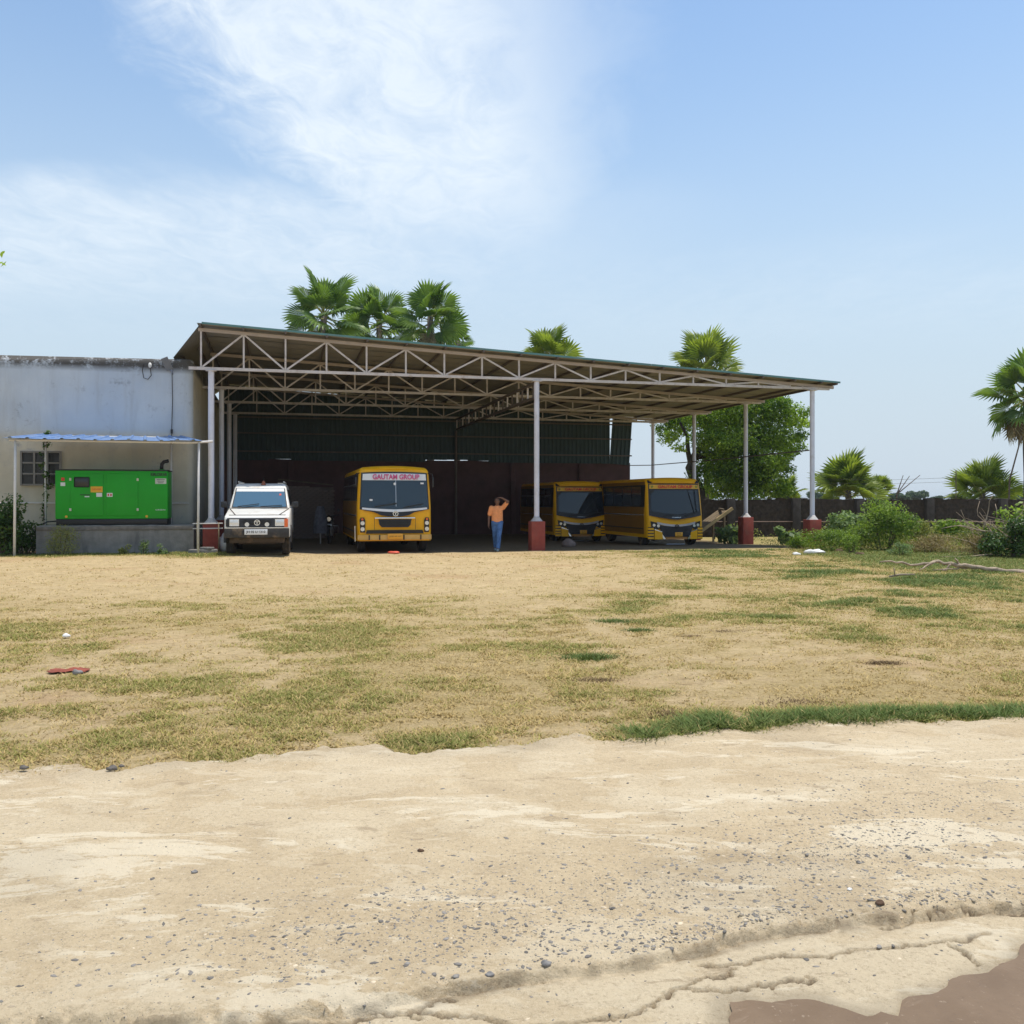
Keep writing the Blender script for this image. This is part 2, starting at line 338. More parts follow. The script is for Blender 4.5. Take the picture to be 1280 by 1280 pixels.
def wall_paint():
    m, nt, N, L, b = nodes('weathered_white_wall')
    tc = N.new('ShaderNodeTexCoord'); vec = tc.outputs['Object']; sep = N.new('ShaderNodeSeparateXYZ'); L.new(vec, sep.inputs[0])
    base = mixc(N, L, ramp_noise(N, L, vec, .5, .3, .7), (.47, .53, .61), (.58, .625, .67))
    cz = N.new('ShaderNodeMapRange'); cz.interpolation_type = 'SMOOTHSTEP'; L.new(sep.outputs[2], cz.inputs[0]); cz.inputs[1].default_value = 3.75; cz.inputs[2].default_value = 3.25
    cs = N.new('ShaderNodeMapRange'); L.new(sep.outputs[1], cs.inputs[0]); cs.inputs[1].default_value = .10; cs.inputs[2].default_value = .25
    mxx = N.new('ShaderNodeMath'); mxx.operation = 'MAXIMUM'; L.new(cz.outputs[0], mxx.inputs[0]); L.new(cs.outputs[0], mxx.inputs[1])
    base = mixc(N, L, mxx.outputs[0], base, mixc(N, L, ramp_noise(N, L, vec, .8, .3, .7), (.47, .425, .33), (.57, .53, .43)))
    sm = N.new('ShaderNodeMapping'); L.new(vec, sm.inputs[0]); sm.inputs['Scale'].default_value = (1, 1, .12)
    # grime that runs down from the parapet, and scuffed patches
    g = ramp_noise(N, L, sm.outputs[0], 3.2, .45, .75, 9, .72); g2 = ramp_noise(N, L, vec, 4, .50, .64, 12, .8); g3 = ramp_noise(N, L, vec, .75, .48, .62, 4)
    def mth(op, a, b_):
        n = N.new('ShaderNodeMath'); n.operation = op; n.use_clamp = True
        for i, v in enumerate((a, b_)):
            if isinstance(v, (int, float)): n.inputs[i].default_value = v
            else: L.new(v, n.inputs[i])
        return n.outputs[0]
    col = mixc(N, L, mth('MULTIPLY', mth('MULTIPLY', g2, g3), .65), base, (.20, .22, .27))
    col = mixc(N, L, mth('MULTIPLY', g, .38), col, (.36, .36, .36))
    top = N.new('ShaderNodeMapRange'); L.new(sep.outputs[2], top.inputs[0]); top.inputs[1].default_value = 5.40; top.inputs[2].default_value = 5.64
    tn = ramp_noise(N, L, vec, 2.6, .36, .54, 12, .82)
    col = mixc(N, L, mth('MULTIPLY', mth('MULTIPLY', top.outputs[0], mth('ADD', tn, .06)), 1.2), col, (.085, .08, .075))
    low = N.new('ShaderNodeMapRange'); L.new(sep.outputs[2], low.inputs[0]); low.inputs[1].default_value = .9; low.inputs[2].default_value = .1
    col = mixc(N, L, mth('MULTIPLY', low.outputs[0], ramp_noise(N, L, vec, 2.5, .3, .6, 7)), col, (.36, .30, .23))
    L.new(col, b.inputs['Base Color']); b.inputs['Roughness'].default_value = .9
    n = N.new('ShaderNodeTexNoise'); L.new(vec, n.inputs['Vector']); n.inputs['Scale'].default_value = 14; n.inputs['Detail'].default_value = 8
    bp = N.new('ShaderNodeBump'); bp.inputs['Strength'].default_value = .10; bp.inputs['Distance'].default_value = .03; L.new(n.outputs[0], bp.inputs['Height']); L.new(bp.outputs[0], b.inputs['Normal'])
    return m
m_wall = wall_paint()

# ------------------------------------------------------------------ ground, road, puddle
def pix(pts): return np.array([(W(px, 1840/(py-625)), 1840/(py-625)) for px, py in pts])
EDGE = pix([(0, 970), (60, 962), (140, 966), (240, 955), (330, 945), (430, 941), (520, 942), (600, 935), (660, 931), (720, 923), (800, 926), (900, 915), (1000, 909), (1100, 904), (1280, 899)])
def road_edge(x):
    xe = np.concatenate([[-60, -14], EDGE[:, 0], [12, 60]]); ye = np.concatenate([[3.6, 4.6], EDGE[:, 1], [7.2, 8.5]])
    return np.interp(x, xe, ye)+(fbm(x, x*0+3.1, 2.2, 7, 5, .72)-.5)*.30
def gz(x, y):
    x = np.asarray(x, float); y = np.asarray(y, float)
    return .11*sstep(-4.5, -8.5, x)*sstep(17, 25, y)-.16*sstep(31, 38, y)*sstep(-1, 6, x)
def gzs(x, y): return float(gz(x, y))
def cover(x, y):
    """green, dry-grass and bare-soil shares of the yard at world points"""
    e = y-road_edge(x)
    n1 = fbm(x, y*.6, .45, 5, 11); n2 = fbm(x*.8, y*.45, .9, 4, 23); n3 = fbm(x, y, 3.0, 3, 31)
    strip = np.exp(-((e-.22-.16*(fbm(x, x*0+7, 1.1, 3, 43)-.5))/(.24+.20*fbm(x, x*0+2, .9, 3, 47)))**2)*(.25+.85*np.maximum(sstep(-.2, 1.0, x), .5*sstep(-1.5, -.6, x)*sstep(.5, -.3, x)))*sstep(.36, .54, fbm(x, y*.7, 1.7, 5, 41, .6)+.13*sstep(0, 2, x)+.015)
    right = sstep(-1, 7, x+(n1-.5)*6)*sstep(8, 13, y)
    np2 = .35*n1+.4*fbm(x*.7, y, 1.5, 4, 13)+.25*fbm(x, y, 4.5, 3, 19)
    green = .54*sstep(.45, .65, np2)+.50*right*sstep(.34, .56, .5*n2+.5*np2)
    green = green*(1-.78*sstep(12.5, 17, y)*sstep(5, -1, x))
    green = np.maximum(green, .75*sstep(23.6, 25.0, y+(n2-.5)*2)*sstep(-6.6, -8.2, x)*sstep(.2, .5, n2))
    green = np.maximum(green, .85*sstep(7.5, 9.5, x-.0*y)*sstep(19, 22, y+(n1-.5)*3))
    green = np.maximum(green, .6*sstep(9.5, 11.5, x)*sstep(23, 27, y))
    green = np.maximum(green, .24*sstep(1.5, 5, x+(n1-.5)*4)*sstep(7.5, 10, y)*sstep(.25, .5, .5*n2+.5*np2)); green = np.maximum(green, strip)
    bare = sstep(.42, .58, n2*.5+n3*.3+.2*fbm(x, y, 7, 2, 33))*.85
    bare = np.maximum(bare, .88*sstep(12, 17, y+(n1-.5)*7)*sstep(6, -1.5, x+(n2-.5)*6))
    bare = np.maximum(bare, 1.0*sstep(26.8, 28.2, y-.25*x))*(1-.9*sstep(8, 10, x)*sstep(25, 27, y))
    return np.clip(green, 0, 1), np.clip(bare*(1-green*.9), 0, 1)
def ground_mat():
    m, nt, N, L, b = nodes('yard_ground'); a = N.new('ShaderNodeAttribute'); a.attribute_name = 'tint'; sp = N.new('ShaderNodeSeparateColor'); L.new(a.outputs[0], sp.inputs[0])
    tc = N.new('ShaderNodeTexCoord'); vec = tc.outputs['Object']
    def mth(op, a_, b_, clamp=True):
        n = N.new('ShaderNodeMath'); n.operation = op; n.use_clamp = clamp
        for i, v in enumerate((a_, b_)):
            if isinstance(v, (int, float)): n.inputs[i].default_value = v
            else: L.new(v, n.inputs[i])
        return n.outputs[0]
    soil = mixc(N, L, ramp_noise(N, L, vec, 1.3, .3, .7, 8, .7), (.52, .385, .205), (.65, .495, .275))
    soil = mixc(N, L, ramp_noise(N, L, vec, 9, .46, .66, 10, .82), soil, (.34, .24, .135))
    soil = mixc(N, L, mth('MULTIPLY', ramp_noise(N, L, vec, 21, .50, .62, 8, .85), .6), soil, (.62, .50, .33))
    soil = mixc(N, L, mth('MULTIPLY', ramp_noise(N, L, vec, .35, .55, .7, 4), .45), soil, (.44, .25, .14))
    st = N.new('ShaderNodeMapping'); L.new(vec, st.inputs[0]); st.inputs['Scale'].default_value = (1, .6, 1)
    dry = mixc(N, L, ramp_noise(N, L, st.outputs[0], 26, .35, .65, 8, .8), (.33, .24, .105), (.54, .41, .205))
    grn = mixc(N, L, ramp_noise(N, L, vec, 30, .35, .65, 8, .8), (.19, .175, .045), (.40, .345, .11))
    fine = ramp_noise(N, L, vec, 14, .2, .8, 9, .8, .4)
    fb = mth('SUBTRACT', mth('ADD', sp.outputs[1], mth('MULTIPLY', fine, .9), False), .45)
    col = mixc(N, L, fb, dry, soil)
    fg = mth('MULTIPLY', mth('SUBTRACT', mth('ADD', mth('MULTIPLY', sp.outputs[0], 1.6, False), mth('MULTIPLY', fine, .8), False), .62), 1.0)
    col = mixc(N, L, mth('MULTIPLY', fg, .55), col, grn)
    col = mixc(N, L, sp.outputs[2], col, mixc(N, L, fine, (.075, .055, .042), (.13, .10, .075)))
    sx = N.new('ShaderNodeMapping'); L.new(vec, sx.inputs[0]); sx.inputs['Scale'].default_value = (.55, 1.25, 1)
    col = mixc(N, L, mth('MULTIPLY', ramp_noise(N, L, sx.outputs[0], 7, .53, .62, 12, .82), .6), col, (.29, .225, .085))
    col = mixc(N, L, mth('MULTIPLY', ramp_noise(N, L, sx.outputs[0], 3.1, .57, .64, 12, .8), .5), col, (.25, .165, .085))
    # scattered dark clods
    col = mixc(N, L, mth('MULTIPLY', ramp_noise(N, L, vec, 26, .58, .68, 6, .75), .6), col, (.17, .12, .07))
    L.new(col, b.inputs['Base Color']); b.inputs['Roughness'].default_value = .95; b.inputs['Specular IOR Level'].default_value = .15
    n = N.new('ShaderNodeTexNoise'); L.new(vec, n.inputs['Vector']); n.inputs['Scale'].default_value = 22; n.inputs['Detail'].default_value = 9; n.inputs['Roughness'].default_value = .75
    bp = N.new('ShaderNodeBump'); bp.inputs['Strength'].default_value = .9; bp.inputs['Distance'].default_value = .05; L.new(n.outputs[0], bp.inputs['Height']); L.new(bp.outputs[0], b.inputs['Normal'])
    return m
def grid_faces(nx, ny):
    i = np.arange((nx-1)*(ny-1)); q = i//(nx-1)*nx+i % (nx-1)
    return np.stack([q, q+1, q+nx+1, q+nx], 1)
def build_ground():
    xs = np.concatenate([[-3000, -1200, -500, -200, -100, -60, -40, -30, -24], np.arange(-20, 20.01, .14), [24, 30, 40, 60, 100, 200, 500, 1200, 3000]])
    ys = np.concatenate([[-400, -100, -30, -10, -3, 0, 2, 3.5], np.arange(4.4, 31, .14), np.arange(31.5, 50, .8), [55, 70, 100, 200, 500, 1200, 4000]])
    X, Y = np.meshgrid(xs, ys); x = X.ravel(); y = Y.ravel()
    g, b = cover(x, y); e = y-road_edge(x)
    near = (np.abs(x) < 21) & (y < 32) & (y > 3)
    z = gz(x, y)+np.where(near, (fbm(x, y, 1.1, 4, 51)-.5)*.05*sstep(-.2, .8, e)+(fbm(x, y, 4, 2, 57)-.5)*.016, 0)-.075*sstep(.02, -.45, e)-.15*sstep(4.6, 3.2, y)
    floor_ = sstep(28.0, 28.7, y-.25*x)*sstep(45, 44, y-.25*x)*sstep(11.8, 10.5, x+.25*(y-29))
    far = sstep(44, 60, y); g = np.maximum(g, far*.7)
    rough_ = (fbm(x, y, .6, 3, 77) > .5)*far*.3
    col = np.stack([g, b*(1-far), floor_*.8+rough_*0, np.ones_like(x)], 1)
    o = fast_mesh('ground', np.stack([x, y, z], 1), grid_faces(len(xs), len(ys)), ground_mat(), col=col, smooth=True); o['kind'] = 'structure'
    o['label'] = 'dry patchy grass yard of sandy soil in front of the open shed'
build_ground()

LEDGE = pix([(-150, 1290), (0, 1281), (120, 1277), (240, 1274), (330, 1271), (420, 1262), (500, 1248), (560, 1238), (640, 1222), (700, 1214), (800, 1200), (880, 1184), (960, 1165), (1010, 1160), (1080, 1150), (1160, 1140), (1280, 1131), (1500, 1110)])
CRACKS = [pix(p) for p in ([(640, 1276), (715, 1272), (785, 1260), (825, 1246), (855, 1232), (900, 1215), (918, 1203)], [(880, 1200), (920, 1195), (980, 1187), (1040, 1192), (1070, 1182), (1120, 1180), (1190, 1168), (1240, 1160)],
          [(520, 1256), (565, 1262), (600, 1262), (640, 1273)], [(330, 1271), (420, 1271), (500, 1258), (560, 1240)], [(1190, 1176), (1210, 1184), (1225, 1200)], [(1100, 1155), (1180, 1133), (1280, 1136)],
          [(855, 1232), (905, 1233), (960, 1226), (1010, 1215)], [(440, 1262), (470, 1255), (520, 1262)])]
PUD = pix([(905, 1300), (910, 1280), (908, 1262), (914, 1248), (935, 1244), (960, 1248), (985, 1242), (1008, 1241), (1040, 1248), (1062, 1256), (1082, 1261), (1100, 1257), (1126, 1261), (1136, 1250), (1142, 1240), (1164, 1238), (1182, 1231), (1200, 1222), (1212, 1214), (1236, 1208), (1256, 1196), (1282, 1178), (1330, 1150), (1480, 1120), (1600, 1300), (1400, 1500), (960, 1500)])
def polydist(x, y, P):
    d = np.full(x.shape, 1e9)
    for (ax, ay), (bx, by) in zip(P[:-1], P[1:]):
        dx, dy = bx-ax, by-ay; t = np.clip(((x-ax)*dx+(y-ay)*dy)/(dx*dx+dy*dy), 0, 1)
        d = np.minimum(d, np.hypot(x-ax-t*dx, y-ay-t*dy))
    return d
def in_poly(x, y, P):
    c = np.zeros(x.shape, bool); j = len(P)-1
    for i in range(len(P)):
        (xi, yi), (xj, yj) = P[i], P[j]
        c ^= ((yi > y) != (yj > y)) & (x < (xj-xi)*(y-yi)/(yj-yi+1e-12)+xi); j = i
    return c
def pebble_zone(x, y):
    d = 1840/np.maximum(y, .3); px = 640+x/np.maximum(y, .3)*F; py = 625+d
    def g(cx, cy, sx, sy): return np.exp(-((px-cx)/sx)**2-((py-cy)/sy)**2)
    a = .9*g(1060, 1075, 190, 45)+.55*g(760, 1130, 260, 55)+.6*g(1150, 1010, 160, 50)+.5*g(560, 1170, 220, 50)+.35*g(330, 1190, 160, 40)
    led = np.interp(x, LEDGE[:, 0], LEDGE[:, 1]); a += 1.1*np.exp(-((y-led-.09)/.07)**2)*sstep(.30, .62, fbm(x, y, 1.7, 3, 91))
    led2 = led+(fbm(x, y*0+1, 5, 7, 61, .62)-.5)*.11; return a*(y > led2+.025)
def road_fields(x, y):
    led = np.interp(x, LEDGE[:, 0], LEDGE[:, 1])+(fbm(x, y*0+1, 5, 7, 61, .62)-.5)*.11
    e = y-road_edge(x)
    up = sstep(-.004, .006, y-led)
    z = -.022+.030*up+.008*up*sstep(.0, .25, y-led)+(fbm(x, y, 1.4, 4, 63)-.5)*.024+(fbm(x, y, 9, 3, 65)-.5)*.006*(.4+up)
    z += up*np.clip(pebble_zone(x, y), 0, 1)*(fbm(x, y, 38, 2, 67)-.5)*.012
    # broken lip
    z -= .022*up*sstep(.075, .0, y-led)*sstep(.50, .55, fbm(x, y, 16, 4, 69)); z += up*sstep(.22, .02, y-led)*(fbm(x, y, 30, 3, 72)-.45)*.020; z -= .020*sstep(.020, .004, np.abs(y-led+.006))*sstep(.38, .5, fbm(x, y, 2.3, 3, 70))
    cr = np.full(x.shape, 1e9)
    wob = (fbm(x, y, 12, 5, 71, .65)-.5)*.08
    for c in CRACKS: cr = np.minimum(cr, polydist(x+wob, y-wob, c))
    crack = sstep(.012, .005, cr*(1+.8*(fbm(x, y, 3, 2, 73)-.3))); z -= .024*crack
    e2 = e+(fbm(x, y, 3.0, 5, 87, .62)-.5)*.55; z -= .07*sstep(-.05, .35, e2)
    # thin flaked layers of older topping
    fl = fbm(x*.8, y*1.4, 1.1, 5, 81, .6); fl2 = fbm(x*.8+40, y*1.2, 1.6, 5, 83, .6)
    flake = sstep(.575, .585, fl)+sstep(.60, .61, fl2); z += .0035*flake
    return z, up, crack, flake
def road_mat():
    m, nt, N, L, b = nodes('worn_concrete_road'); a = N.new('ShaderNodeAttribute'); a.attribute_name = 'tint'; sp = N.new('ShaderNodeSeparateColor'); L.new(a.outputs[0], sp.inputs[0])
    tc = N.new('ShaderNodeTexCoord'); vec = tc.outputs['Object']
    def mth(op, a_, b_, clamp=True):
        n = N.new('ShaderNodeMath'); n.operation = op; n.use_clamp = clamp
        for i, v in enumerate((a_, b_)):
            if isinstance(v, (int, float)): n.inputs[i].default_value = v
            else: L.new(v, n.inputs[i])
        return n.outputs[0]
    col = mixc(N, L, ramp_noise(N, L, vec, .9, .3, .7, 8, .65), (.52, .40, .245), (.62, .495, .32))
    col = mixc(N, L, mth('MULTIPLY', ramp_noise(N, L, vec, 3.1, .45, .7, 8, .7), .5), col, (.44, .34, .215))
    col = mixc(N, L, mth('MULTIPLY', sp.outputs[0], .7), col, (.66, .55, .38))
    col = mixc(N, L, mth('MULTIPLY', ramp_noise(N, L, vec, 42, .50, .62, 10, .9), .62), col, (.27, .195, .12))
    col = mixc(N, L, mth('MULTIPLY', ramp_noise(N, L, vec, 70, .53, .62, 8, .9), .6), col, (.80, .69, .51))
    mpx = N.new('ShaderNodeMapping'); L.new(vec, mpx.inputs[0]); mpx.inputs['Scale'].default_value = (.55, 1.5, 1); mpx.inputs['Rotation'].default_value = (0, 0, R(-12))
    col = mixc(N, L, mth('MULTIPLY', ramp_noise(N, L, mpx.outputs[0], 1.3, .545, .575, 14, .74, .6), .75), col, (.74, .64, .47))
    col = mixc(N, L, mth('MULTIPLY', ramp_noise(N, L, mpx.outputs[0], 2.6, .53, .58, 12, .76, .5), .5), col, (.68, .57, .40))
    col = mixc(N, L, mth('MULTIPLY', ramp_noise(N, L, mpx.outputs[0], 4.1, .57, .62, 12, .8, .3), .6), col, (.33, .245, .155))
    # fine exposed aggregate
    v = N.new('ShaderNodeTexVoronoi'); L.new(vec, v.inputs['Vector']); v.inputs['Scale'].default_value = 100; v.inputs['Randomness'].default_value = 1
    vr = N.new('ShaderNodeMapRange'); L.new(v.outputs['Distance'], vr.inputs[0]); vr.inputs[1].default_value = .28; vr.inputs[2].default_value = .2
    sc = N.new('ShaderNodeSeparateColor'); L.new(v.outputs['Color'], sc.inputs[0])
    pick = N.new('ShaderNodeMath'); pick.operation = 'LESS_THAN'; L.new(sc.outputs[0], pick.inputs[0]); L.new(mth('MULTIPLY', sp.outputs[1], .5), pick.inputs[1])
    col = mixc(N, L, mth('MULTIPLY', mth('MULTIPLY', vr.outputs[0], pick.outputs[0]), .75), col, mixc(N, L, sc.outputs[1], (.12, .12, .125), (.30, .28, .26)))
    col = mixc(N, L, mth('MULTIPLY', sp.outputs[2], .8), col, (.10, .07, .045))
    L.new(col, b.inputs['Base Color']); b.inputs['Roughness'].default_value = .92; b.inputs['Specular IOR Level'].default_value = .2
    n = N.new('ShaderNodeTexNoise'); L.new(vec, n.inputs['Vector']); n.inputs['Scale'].default_value = 45; n.inputs['Detail'].default_value = 9; n.inputs['Roughness'].default_value = .75
    bp = N.new('ShaderNodeBump'); bp.inputs['Strength'].default_value = .9; bp.inputs['Distance'].default_value = .02; L.new(n.outputs[0], bp.inputs['Height']); L.new(bp.outputs[0], b.inputs['Normal'])
    return m
def build_road():
    xs = np.concatenate([[-60, -40, -28, -20], np.arange(-15, -4.7, .4), np.arange(-4.7, -2.6, .02), np.arange(-2.6, 2.6, .0105), np.arange(2.6, 4.7, .02), np.arange(4.7, 15, .4), [20, 28, 40, 60]])
    ys = np.concatenate([[-6, -4, -2, -1, 0, 1, 1.8, 2.3], np.arange(2.6, 4.3, .0085), np.arange(4.3, 7.6, .02), [7.9, 8.3, 9]])
    X, Y = np.meshgrid(xs, ys); x = X.ravel(); y = Y.ravel(); z, up, cr, fl = road_fields(x, y)
    peb = np.clip(pebble_zone(x, y), 0, 1.4)/1.4
    stain = sstep(.60, .70, fbm(x, y*1.3, 1.0, 5, 95))*.45
    lip = sstep(.05, .01, np.abs(y-(np.interp(x, LEDGE[:, 0], LEDGE[:, 1]))+.01))*.45*sstep(.45, .6, fbm(x, y, 9, 4, 97))
    pd = polydist(x, y, np.vstack([PUD, PUD[:1]])); damp = np.where(in_poly(x, y, PUD), .6, .42*sstep(.10, .0, pd+(fbm(x, y, 12, 3, 92)-.5)*.08))
    edge_dirt = sstep(-.35, .1, y-road_edge(x)+(fbm(x, y, 4, 3, 89)-.5)*.4)*.22
    col = np.stack([np.clip(fl*.6+(1-up)*.45, 0, 1), peb+.30*up, np.clip(cr*1.2+stain*.35+lip+edge_dirt+damp, 0, 1), np.ones_like(x)], 1)
    o = fast_mesh('road', np.stack([x, y, z], 1), grid_faces(len(xs), len(ys)), road_mat(), col=col, smooth=True); o['kind'] = 'structure'; o['label'] = 'worn sandy concrete road with cracked broken ledge'
build_road()
def build_puddle():
    P = PUD; pts = []
    for i in range(len(P)):
        a, b = P[i], P[(i+1) % len(P)]; n = max(1, int(np.hypot(*(b-a))/.018)) if a[1] > 2.4 else 1
        for k in range(n):
            t = k/n; q = a*(1-t)+b*t; pts.append(q)
    pts = np.array(pts); w = (fbm(pts[:, 0], pts[:, 1], 9, 4, 101)-.5)*.07; w2 = (fbm(pts[:, 0], pts[:, 1], 8, 4, 103)-.5)*.07
    pts[:, 0] += w; pts[:, 1] += w2
    bm = bmesh.new(); vs = [bm.verts.new((p[0], p[1], 0)) for p in pts]; f = bm.faces.new(vs); bmesh.ops.triangulate(bm, faces=[f])
    for _ in range(3):
        bmesh.ops.subdivide_edges(bm, edges=[e for e in bm.edges if e.calc_length() > .06], cuts=1)
        bmesh.ops.triangulate(bm, faces=bm.faces)
    co = np.array([v.co[:] for v in bm.verts]); z = road_fields(co[:, 0], co[:, 1])[0]
    for v, zz in zip(bm.verts, z): v.co.z = zz+.0065
    me = bpy.data.meshes.new('puddle'); bm.to_mesh(me); bm.free()
    m, nt, N, L, b = nodes('wet_mud'); tc = N.new('ShaderNodeTexCoord'); vec = tc.outputs['Object']
    col = mixc(N, L, ramp_noise(N, L, vec, 3, .3, .7, 6), (.145, .090, .045), (.19, .124, .068))
    col = mixc(N, L, ramp_noise(N, L, vec, 40, .60, .72, 6, .75), col, (.34, .26, .18))
    col = mixc(N, L, ramp_noise(N, L, vec, 110, .58, .70, 5, .8), col, (.10, .065, .04))
    L.new(col, b.inputs['Base Color']); b.inputs['Roughness'].default_value = .55; b.inputs['Specular IOR Level'].default_value = .5
    n = N.new('ShaderNodeTexNoise'); L.new(vec, n.inputs['Vector']); n.inputs['Scale'].default_value = 30; n.inputs['Detail'].default_value = 5
    bp = N.new('ShaderNodeBump'); bp.inputs['Strength'].default_value = .3; bp.inputs['Distance'].default_value = .01; L.new(n.outputs[0], bp.inputs['Height']); L.new(bp.outputs[0], b.inputs['Normal'])
    me.materials.append(m); o = bpy.data.objects.new('puddle', me); COL.objects.link(o); o['kind'] = 'structure'; o['label'] = 'dark brown wet muddy patch on the road corner'
build_puddle()

# ------------------------------------------------------------------ white building
AZ = R(14); U = Vector((math.cos(AZ), math.sin(AZ), 0)); V = Vector((-math.sin(AZ), math.cos(AZ), 0))
BX, BY, BH = W(242, 27.9), 27.9, 5.87
def on_line(px, x0, y0):
    """distance along the shed's front direction from (x0, y0) to the ray through px"""
    k = (px-640)/F; return (k*y0-x0)/(U.x-k*U.y)
def fx(px): return on_line(px, BX, BY)
def build_building():
    t = thing('white_building', 'long white plastered building with stained parapet beside the open shed', 'building', (BX, BY, 0), AZ)
    # footprint in local coords: front runs to -x, the side wall recedes along the shed's own direction
    L_ = 16.0; D_ = 12.6; c = .22
    side = Vector((0, D_, 0)); front = []
    fp = [(-L_, 0), (-c, 0)]
    for k in range(1, 6):
        a = k/6*R(76); fp.append((-c+c*math.sin(a)*.98, c*(1-math.cos(a))))
    fp += [(side.x, D_*.05), (side.x, side.y), (side.x-L_, side.y)]
    zs = [-.3, .9, 2.2, 3.6, 4.8, 5.35, 5.6, 5.74, 5.8]; n = len(fp); vs = []; fs = []
    # subdivide the front for an uneven parapet
    def ring(z, inset=0):
        out = []
        for i in range(41):
            x = -L_+(L_-c)*i/40; out.append((x, inset, z))
        for p in fp[2:]: out.append((p[0]-inset*.7, p[1]+inset*.7, z))
        return out
    rings = [ring(z) for z in zs]+[ring(5.855, .03), ring(5.87, .09)]
    m = len(rings[0])
    for ri, r in enumerate(rings):
        for i, p in enumerate(r):
            z = p[2]
            if ri > 4 and i <= 41: z += ((float(fbm(p[0]*.9, 2.0, 1.2, 3, 7))-.5)*.09+.030*max(p[0], -6))*min(1, (ri-4)/3)
            vs.append((p[0], p[1], z))
    for r in range(len(rings)-1):
        for i in range(m): fs.append((r*m+i, r*m+(i+1) % m, (r+1)*m+(i+1) % m, (r+1)*m+i))
    b = MB().add(vs, fs); b.add([vs[(len(rings)-1)*m+i] for i in range(m)], [tuple(range(m))])
    b.build('wall', m_wall, t, smooth='auto')
    x0 = fx(27); x1 = fx(76); dw = BY+fx(50)*math.sin(AZ); z0 = Z(606, dw); z1 = Z(565, dw); w = x1-x0
    wf = MB()
    for x in (x0, x1): wf.box((x, -.03, (z0+z1)/2), (.05, .10, z1-z0+.05))
    for z in (z0, z1): wf.box(((x0+x1)/2, -.03, z), (w-.052, .098, .05))
    for k in (1, 2): wf.box((x0+w*k/3, -.028, (z0+z1)/2), (.055, .09, z1-z0-.052))
    f = wf.build('window', M('window_frame_paint', (.20, .19, .18), .7), t)
    for i in range(3):
        for k in (1, 2): MB().box((x0+w*(i+.5)/3, -.045, z0+(z1-z0)*k/3), (w/3-.057, .05, .045)).build('glazing_bar', bpy.data.materials['window_frame_paint'], f)
        for k in range(3):
            MB().box((x0+w*(i+.5)/3, -.006, z0+(z1-z0)*(k+.5)/3), (w/3-.06, .01, (z1-z0)/3-.04)).build('pane', M('dark_pane', (.015, .017, .02), .25) if i+k == 0 else bpy.data.materials['dark_pane'], f)
    # cable conduit running down, tie pipe along the wall
    cx = fx(215)
    cond = MB().tube([(cx, -.03, Z(462, 27.9)), (cx+.02, -.035, Z(500, 27.9)), (cx-.01, -.03, Z(545, 27.9)), (cx, -.03, Z(600, 27.9)), (cx+.01, -.03, Z(658, 27.9))], .011, 6).build('conduit', m_lateritepillar, t)
    MB().box((cx, -.06, Z(540, 27.9)), (.06, .06, .13)).build('junction_box', m_blackplastic, t)
    MB().tube([(-6.5, -.06, Z(628, 27.9)), (-3, -.065, Z(629, 27.9)), (-.12, -.06, Z(629, 27.9))], .02, 6).build('wall_pipe', m_pipe, t)
    # floodlight on a short arm
    fl = thing('floodlight', 'small grey solar floodlight high on white building wall near the shed', 'lamp', tuple(Vector((BX, BY, Z(457, 27.7)))+U*(cx-.12)-V*.16), AZ)
    MB().box((0, -.02, .03), (.20, .05, .40), rx=R(20), ry=R(-24)).build('lamp_panel', M('lamp_panel_grey', (.16, .17, .19), .4), fl, bevel=.01)
    MB().bar((.12, .03, -.12), (.14, .17, -.25), .04).build('bracket', m_steel, fl)
    wl = thing('wall_bulb', 'pale bulb holder with drooping wire loop on white parapet', 'lamp', tuple(Vector((BX, BY, Z(457, 27.6)))+U*fx(188)-V*.05), AZ)
    MB().ball((0, -.04, 0), (.05, .05, .08)).build('bulb', m_tarp, wl, smooth=True)
    MB().tube([(0, 0, -.05), (.03, 0, -.3), (-.06, 0, -.42), (-.18, 0, -.38), (-.22, 0, -.15), (-.18, 0, .02)], .012, 6).build('wire', m_lateritepillar, wl)
build_building()

# ------------------------------------------------------------------ open shed
SO = Vector((W(264, 26.7), 26.7, 0))
def shed_world(x, y, z=0): return SO+U*x+V*y+Vector((0, 0, z))
SLOPE = .0517
def ztop(x): return 6.58-SLOPE*(x+.28)
COLS_Y = [0, 4.65, 9.3, 13.95]; MX, RX = 9.8, 19.57
def corr_profile(n, w, amp, rows):
    """trapezoid corrugation: list of (s, h) along the width"""
    out = []; p = w/n
    for i in range(n):
        out += [(i*p, 0), (i*p+p*.5, 0), (i*p+p*.62, amp), (i*p+p*.88, amp)]
    out.append((w, 0)); return out
def corr_mesh(name, n, w, length, amp, mats, th=.004):
    """sheet in local coords: width along x, length along y, both sides its own face"""
    pr = corr_profile(n, w, amp, 0); vs = []; fs = []; mi = []
    for side, dz in ((0, th), (1, 0)):
        for s, h in pr: vs += [(s, 0, h+dz), (s, length, h+dz)]
    k = len(pr)
    for side in range(2):
        for i in range(k-1):
            q = (side*2*k+2*i, side*2*k+2*i+2, side*2*k+2*i+3, side*2*k+2*i+1); fs.append(q if side == 0 else q[::-1]); mi.append(side)
    for i in range(k-1): fs.append((2*i, 2*k+2*i, 2*k+2*i+2, 2*i+2)); mi.append(0); fs.append((2*i+1, 2*i+3, 2*k+2*i+3, 2*k+2*i+1)); mi.append(0)
    me = bpy.data.meshes.new(name); me.from_pydata(vs, [], fs)
    for m in mats: me.materials.append(m)
    me.polygons.foreach_set('material_index', mi); return me
